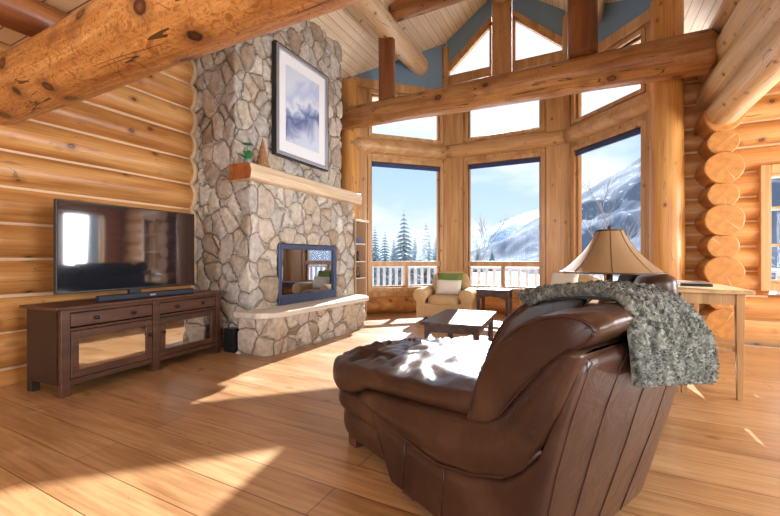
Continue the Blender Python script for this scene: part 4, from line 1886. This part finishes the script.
top, bot = [], []
for i in range(NI + 1):
    t = i / NI
    r1, r2 = [], []
    for j in range(NJ + 1):
        s = j / NJ
        base = throw_pt(t, s)
        du = throw_pt(min(1, t + .01), s) - throw_pt(max(0, t - .01), s)
        dv = throw_pt(t, min(1, s + .01)) - throw_pt(t, max(0, s - .01))
        nr = du.cross(dv).normalized()
        if nr.z - nr.x < 0:
            nr = -nr
        colw = s * 13
        kk = math.sin(colw * 2 * PI)
        stitch = math.sin((t * 40 + .45 * abs((colw % 1) - .5) * 4) * 2 * PI)
        hgt = .009 * kk + .007 * stitch + .007 * noise.noise(V((t * 34, s * 22, 0)))
        ed = min(1, min(s, 1 - s) / .05, min(t, 1 - t) / .03)
        lump = (.35 + .65 * ed) * (.55 + .45 * min(1, t * 3))
        wob = .012 * noise.noise(V((t * 30, s * 9, 4)))
        p = base + nr * (.022 * lump + hgt) + dv.normalized() * wob * (1 - ed) * 1.5 + V((.010 * noise.noise(V((s * 4, t * 5, 5))), 0, 0)) 
        q = base - nr * .020 * lump
        r1.append(th.verts.new(Q(p.x, p.y, p.z)))
        r2.append(th.verts.new(Q(q.x, q.y, q.z)))
    top.append(r1)
    bot.append(r2)
for i in range(NI):
    for j in range(NJ):
        th.faces.new([top[i][j], top[i + 1][j], top[i + 1][j + 1], top[i][j + 1]])
        th.faces.new([bot[i][j], bot[i][j + 1], bot[i + 1][j + 1], bot[i + 1][j]])
    th.faces.new([top[i][0], bot[i][0], bot[i + 1][0], top[i + 1][0]])
    th.faces.new([top[i][NJ], top[i + 1][NJ], bot[i + 1][NJ], bot[i][NJ]])
for j in range(NJ):
    th.faces.new([top[0][j], top[0][j + 1], bot[0][j + 1], bot[0][j]])
    th.faces.new([top[NI][j], bot[NI][j], bot[NI][j + 1], top[NI][j + 1]])
o = obj('throw_blanket', th, M_knit, smooth=True)
tag(o, 'chunky grey knit throw draped over the back of the leather chaise', 'blanket')

# ------------------------------------------------------------------ lamp and its table behind the chaise
LP = V((.151, 2.98, 0))
lt = thing('end_table', 'small round lamp table hidden behind the leather chaise', 'table', tuple(LP))
bm = nb()
lathe(bm, [(.25, 0), (.25, .025)], 32, (LP.x, LP.y, .595))
obj('tabletop', bm, M_coffee, lt)
for k in range(3):
    a = k * 2 * PI / 3 + .5
    bm = nb()
    tube(bm, [(LP.x + .16 * math.cos(a), LP.y + .16 * math.sin(a), .597), (LP.x + .2 * math.cos(a), LP.y + .2 * math.sin(a), 0.0)], [.02, .014], 8)
    obj('leg', bm, M_coffee, lt)
la = thing('table_lamp', 'table lamp with a wide flared parchment shade behind the chaise', 'lamp', (LP.x, LP.y, .62))
bm = nb()
lathe(bm, [(.09, 0), (.095, .02), (.05, .04), (.035, .08), (.07, .16), (.085, .23), (.06, .31), (.025, .37), (.018, .48)], 24, (LP.x, LP.y, .621))
obj('lamp_base', bm, M_bronze, la, smooth=True)
bm = nb()
prof = [(.306, 1.105), (.250, 1.150), (.205, 1.195), (.160, 1.245), (.122, 1.30), (.095, 1.35), (.080, 1.385)]
lathe(bm, prof, 48, (LP.x, LP.y, 0), cap=False)
lathe(bm, [(r - .005, z) for r, z in prof], 48, (LP.x, LP.y, 0), cap=False)
shd = obj('lamp_shade', bm, M_shade, la, smooth=True)
bm = nb()
for r, z in ((.306, 1.105), (.080, 1.385)):
    tube(bm, [(LP.x + r * math.cos(a * PI / 24), LP.y + r * math.sin(a * PI / 24), z) for a in range(49)], .006, 6)
for k in range(8):
    a = 2 * PI * k / 8
    tube(bm, [(LP.x + (r + .001) * math.cos(a), LP.y + (r + .001) * math.sin(a), z) for r, z in prof], .002, 5)
obj('shade_trim', bm, M_bronze, shd, smooth=True)
bm = nb()
tube(bm, [(LP.x, LP.y, 1.08), (LP.x, LP.y, 1.39)], .006, 6)
tube(bm, [(LP.x - .078, LP.y, 1.38), (LP.x + .078, LP.y, 1.38)], .004, 6)
lathe(bm, [(.012, 1.385), (.016, 1.40), (.006, 1.42)], 12, (LP.x, LP.y, 0))
obj('harp', bm, M_bronze, la, smooth=True)

# ------------------------------------------------------------------ second leather sofa behind, back against the sofa table
sf = thing('leather_sofa', 'brown leather sofa behind the chaise, in front of the oak sofa table', 'sofa', (.2, 4.2, 0))
sx0, sx1, sy0, sy1 = -.29, .66, 3.62, 5.45
bm = nb()
bx(bm, sx0 + .05, sx1 - .03, sy0 + .05, sy1 - .05, .06, .36)
obj('frame', bm, M_leather, sf, bevel=.04, bseg=3)
bm = nb()
bx(bm, sx1 - .2, sx1, sy0 + .05, sy1 - .05, .1, .86)
obj('backrest', bm, M_leather, sf, bevel=.07, bseg=4)
for y in (sy0 + .13, sy1 - .13):
    bm = nb()
    puffy_box(bm, .92, .28, .58, Matrix.Translation(((sx0 + sx1) / 2, y, .36)), n=14, ex=4)
    obj('arm', bm, M_leather, sf, smooth=True)
for k in range(2):
    y = sy0 + .27 + (.65) * (k + .5)
    bm = nb()
    puffy_box(bm, .72, .64, .17, Matrix.Translation((.06, y, .43)), n=14, ex=4, wr=.01)
    obj('seat_cushion', bm, M_leather, sf, smooth=True)
    bm = nb()
    puffy_box(bm, .24, .64, .44, Matrix.Translation((.42, y, .70)) @ Matrix.Rotation(.2, 4, 'Y'), n=14, ex=3.5, wr=.015, seed=k)
    obj('back_cushion', bm, M_leather, sf, smooth=True)
for k in range(4):
    y = sy0 + .22 + k * .46
    bm = nb()
    puffy_box(bm, .30, .44, .24, Matrix.Translation((.52, y, .955)) @ Matrix.Rotation(.15 * k, 4, 'X'), n=14, ex=2.8, wr=.02, seed=k * 3)
    obj('headrest', bm, M_leather, sf, smooth=True)
for x in (sx0 + .12, sx1 - .12):
    for y in (sy0 + .12, sy1 - .12):
        bm = nb()
        bx(bm, x - .035, x + .035, y - .035, y + .035, 0, .07)
        obj('foot', bm, M_dark, sf)
# dark throw over its headrests
bm = nb()
n = 30
g = []
prof = [(.32, .82), (.35, .96), (.40, 1.04), (.48, 1.08), (.56, 1.08), (.63, 1.04), (.665, .96), (.68, .82)]
for i in range(n + 1):
    y = 4.05 + 1.0 * i / n
    g.append([bm.verts.new((x + (.012 if k > 3 else -.012), y, z + .014 + .012 * noise.noise(V((y * 5, k, 0))))) for k, (x, z) in enumerate(prof)])
for a, b in zip(g, g[1:]):
    for k in range(len(prof) - 1):
        bm.faces.new([a[k], b[k], b[k + 1], a[k + 1]])
o = obj('throw_blanket', bm, simple('black_throw', (.014, .015, .02), .95, bump=.5, bscale=80), smooth=True)
so_ = o.modifiers.new('solid', 'SOLIDIFY')
so_.thickness = .018
tag(o, 'black throw spread over the headrests of the sofa behind the chaise', 'blanket')

# ------------------------------------------------------------------ oak sofa table at right
ot = thing('sofa_table', 'long oak console table with tapered legs at the right, behind the sofa', 'table', (.98, 4.9, 0))
tx0, tx1, ty0, ty1, tz = .76, 1.20, 4.20, 5.70, .93
bm = nb()
bx(bm, tx0 - .04, tx1 + .05, ty0 - .05, ty1 + .05, tz - .035, tz)
obj('tabletop', bm, M_oaktop, ot, bevel=.008)
bm = nb()
bx(bm, tx0 + .03, tx1 - .03, ty0 + .012, ty0 + .03, tz - .13, tz - .035)
bx(bm, tx0 + .03, tx1 - .03, ty1 - .03, ty1 - .012, tz - .13, tz - .035)
bx(bm, tx1 - .03, tx1 - .012, ty0 + .03, ty1 - .03, tz - .13, tz - .035)
bx(bm, tx0 + .012, tx0 + .03, ty0 + .03, ty1 - .03, tz - .13, tz - .035)
obj('apron', bm, M_oak, ot)
bm = nb()
bx(bm, tx0 + .02, tx1 - .02, ty0 + .03, ty1 - .03, .40, .43)
obj('shelf', bm, M_oak, ot)
for x in (tx0, tx1 - .06):
    for y in (ty0, ty1 - .06):
        bm = nb()
        v = bx(bm, x, x + .06, y, y + .06, 0, tz - .035)
        cx_, cy_ = x + .03, y + .03
        for q in bm.verts:
            if q.co.z < .01:
                q.co.x = cx_ + (q.co.x - cx_) * .65
                q.co.y = cy_ + (q.co.y - cy_) * .65
        obj('leg', bm, M_oak, ot, bevel=.004)
nbk = thing('laptop', 'closed black laptop lying on the oak sofa table', 'laptop', (.98, 4.75, tz))
bm = nb()
bx(bm, .82, 1.07, 4.55, 4.92, tz + .001, tz + .016)
obj('base', bm, M_black, nbk, bevel=.004)
bm = nb()
bx(bm, .82, 1.07, 4.55, 4.92, tz + .018, tz + .026)
obj('lid', bm, M_black, nbk, bevel=.004)

# ------------------------------------------------------------------ coffee table
ct = thing('coffee_table', 'low dark wood coffee table in the middle of the room', 'table', (-1.46, 4.97, 0))
cx0, cx1, cy0, cy1, czt = -.37, .37, -.64, .64, .425
MCT = Matrix.Translation((-1.46, 4.97, 0)) @ Matrix.Rotation(math.radians(4), 4, 'Z')
bm = nb()
bx(bm, cx0, cx1, cy0, cy1, czt - .035, czt, M=MCT)
obj('tabletop', bm, M_coffee, ct, bevel=.006)
bm = nb()
for a in ((cx0 + .05, cx1 - .05, cy0 + .05, cy0 + .07), (cx0 + .05, cx1 - .05, cy1 - .07, cy1 - .05), (cx0 + .05, cx0 + .07, cy0 + .07, cy1 - .07), (cx1 - .07, cx1 - .05, cy0 + .07, cy1 - .07)):
    bx(bm, *a, czt - .125, czt - .035, M=MCT)
obj('apron', bm, M_coffee, ct)
for x in (cx0 + .04, cx1 - .11):
    for y in (cy0 + .04, cy1 - .11):
        bm = nb()
        bx(bm, x, x + .07, y, y + .07, 0, czt - .035, M=MCT)
        obj('leg', bm, M_coffee, ct, bevel=.004)


# ------------------------------------------------------------------ armchairs by the bay
def armchair(label, loc, yaw):
    t = thing('armchair', label, 'chair', loc, 'tan armchairs by the bay windows')
    M = Matrix.Translation(loc) @ Matrix.Rotation(yaw, 4, 'Z')     # faces local -Y
    bm = nb()
    bx(bm, -.36, .36, -.40, .38, .10, .36, M=M)
    obj('frame', bm, M_tan, t, bevel=.04, bseg=3)
    bm = nb()
    puffy_box(bm, .62, .70, .18, M @ Matrix.Translation((0, -.08, .41)), n=14, ex=4.5)
    obj('seat_cushion', bm, M_tan, t, smooth=True)
    bm = nb()
    puffy_box(bm, .74, .26, .66, M @ Matrix.Translation((0, .33, .60)) @ Matrix.Rotation(-.16, 4, 'X'), n=16, ex=4)
    obj('backrest', bm, M_tan, t, smooth=True)
    for sx in (-1, 1):
        bm = nb()
        bx(bm, sx * .42 - .09, sx * .42 + .09, -.40, .36, .08, .50, M=M)
        a_ = obj('arm', bm, M_tan, t, bevel=.03, bseg=3)
        bm = nb()
        Mr = M @ Matrix.Translation((sx * .43, -.43, .50)) @ Matrix.Rotation(-PI / 2, 4, 'X')
        lathe(bm, [(.09, 0), (.125, .015), (.135, .05), (.135, .74), (.12, .80)], 20, M=Mr)
        obj('arm_roll', bm, M_tan, a_, smooth=True, flat_caps=True)
    for sx in (-.34, .34):
        for sy in (-.34, .33):
            bm = nb()
            bx(bm, sx - .03, sx + .03, sy - .03, sy + .03, 0, .11, M=M)
            obj('foot', bm, M_dark, t)
    return t, M


a1, MA = armchair('tan rolled arm armchair before the left bay window', (-2.36, 7.06, 0), math.radians(6))
a2, MB = armchair('tan rolled arm armchair right of the bay, mostly hidden by the chaise', (-.30, 6.75, 0), math.radians(-38))
for nm, lab, M, m, dx, dy, dz, s in (
        ('throw_pillow', 'green pillow against the back of the left armchair', MA, M_green, .03, .12, .74, (.50, .15, .34)),
        ('throw_pillow', 'cream lumbar pillow on the left armchair in front of the green one', MA, M_cream, .03, -.02, .635, (.50, .16, .30)),
        ('throw_pillow', 'large cream pillow on the armchair right of the bay', MB, M_cream, -.06, .06, .73, (.52, .16, .46)),
        ('throw_pillow', 'small tan pillow beside the large cream pillow right of the bay', MB, simple('tan_pillow', (.52, .30, .13), .9), .20, -.06, .66, (.30, .14, .30))):
    bm = nb()
    pillow_mesh(bm, *s, M @ Matrix.Translation((dx, dy, dz)) @ Matrix.Rotation(-.22, 4, 'X'))
    tag(obj(nm, bm, m, smooth=True), lab, 'pillow')

# side table between the armchairs
st_ = thing('side_table', 'small dark side table between the two tan armchairs', 'table', (-1.48, 7.15, 0))
bm = nb()
bx(bm, -1.77, -1.19, 6.92, 7.40, .60, .63)
obj('tabletop', bm, M_coffee, st_, bevel=.005)
bm = nb()
arc = [V((-1.75, 6.95, .60)), V((-1.75, 6.95, .44))]
for k in range(1, 12):
    s = k / 12
    arc.append(V((-1.75 + .52 * s, 6.95, .44 + .07 * math.sin(PI * s))))
arc += [V((-1.23, 6.95, .44)), V((-1.23, 6.95, .60))]
prism(bm, arc, (0, .02, 0))
bx(bm, -1.75, -1.73, 6.97, 7.36, .46, .60)
bx(bm, -1.25, -1.23, 6.97, 7.36, .46, .60)
obj('apron', bm, M_coffee, st_)
for x in (-1.76, -1.25):
    for y in (6.94, 7.33):
        bm = nb()
        bx(bm, x, x + .05, y, y + .05, 0, .60)
        obj('leg', bm, M_coffee, st_)

# ------------------------------------------------------------------ narrow bookcase beside the fireplace
bc = thing('bookcase', 'narrow cream shelf unit in the gap right of the fireplace', 'shelf', (-4.0, 6.38, 0))
bx0, bx1, by0, by1, bh = -4.2, -3.86, 6.14, 6.56, 1.93
bm = nb()
bx(bm, bx0, bx0 + .02, by0, by1, 0, bh - .03)
bx(bm, bx0 + .02, bx1, by0, by0 + .025, 0, bh - .03)
bx(bm, bx0 + .02, bx1, by1 - .035, by1, 0, bh - .03)
obj('case', bm, simple('shelf_wood', (.55, .36, .22), .6, var=.08), bc)
bm = nb()
bx(bm, bx0 - .01, bx1 + .03, by0 - .02, by1 + .03, bh - .03, bh + .01)
obj('top', bm, M_paintw, bc, bevel=.005)
shz = [.08, .45, .82, 1.14, 1.48]
for z in shz:
    bm = nb()
    bx(bm, bx0 + .02, bx1 - .005, by0 + .025, by1 - .035, z - .02, z)
    obj('shelf', bm, M_paintw, bc)
yc = (by0 + by1) / 2
bm = nb()
lathe(bm, [(.03, 0), (.055, .03), (.06, .07), (.035, .11), (.04, .12)], 16, (-3.95, yc, 1.481))
tag(obj('bowl', bm, M_ceramic, smooth=True), 'small blue ceramic jar on the upper shelf beside the fireplace', 'jar')
bm = nb()
lathe(bm, [(.05, 0), (.05, .02), (.02, .05), (.04, .10), (.03, .16), (.012, .20)], 14, (-3.95, yc, 1.141))
tag(obj('figurine', bm, M_black, smooth=True), 'dark figurine on the middle shelf beside the fireplace', 'ornament')
bm = nb()
lathe(bm, [(.04, 0), (.06, .05), (.03, .13), (.02, .18), (.03, .20)], 14, (-3.95, yc, .821))
tag(obj('vase', bm, M_bronze, smooth=True), 'small bronze vase on the lower shelf beside the fireplace', 'vase')
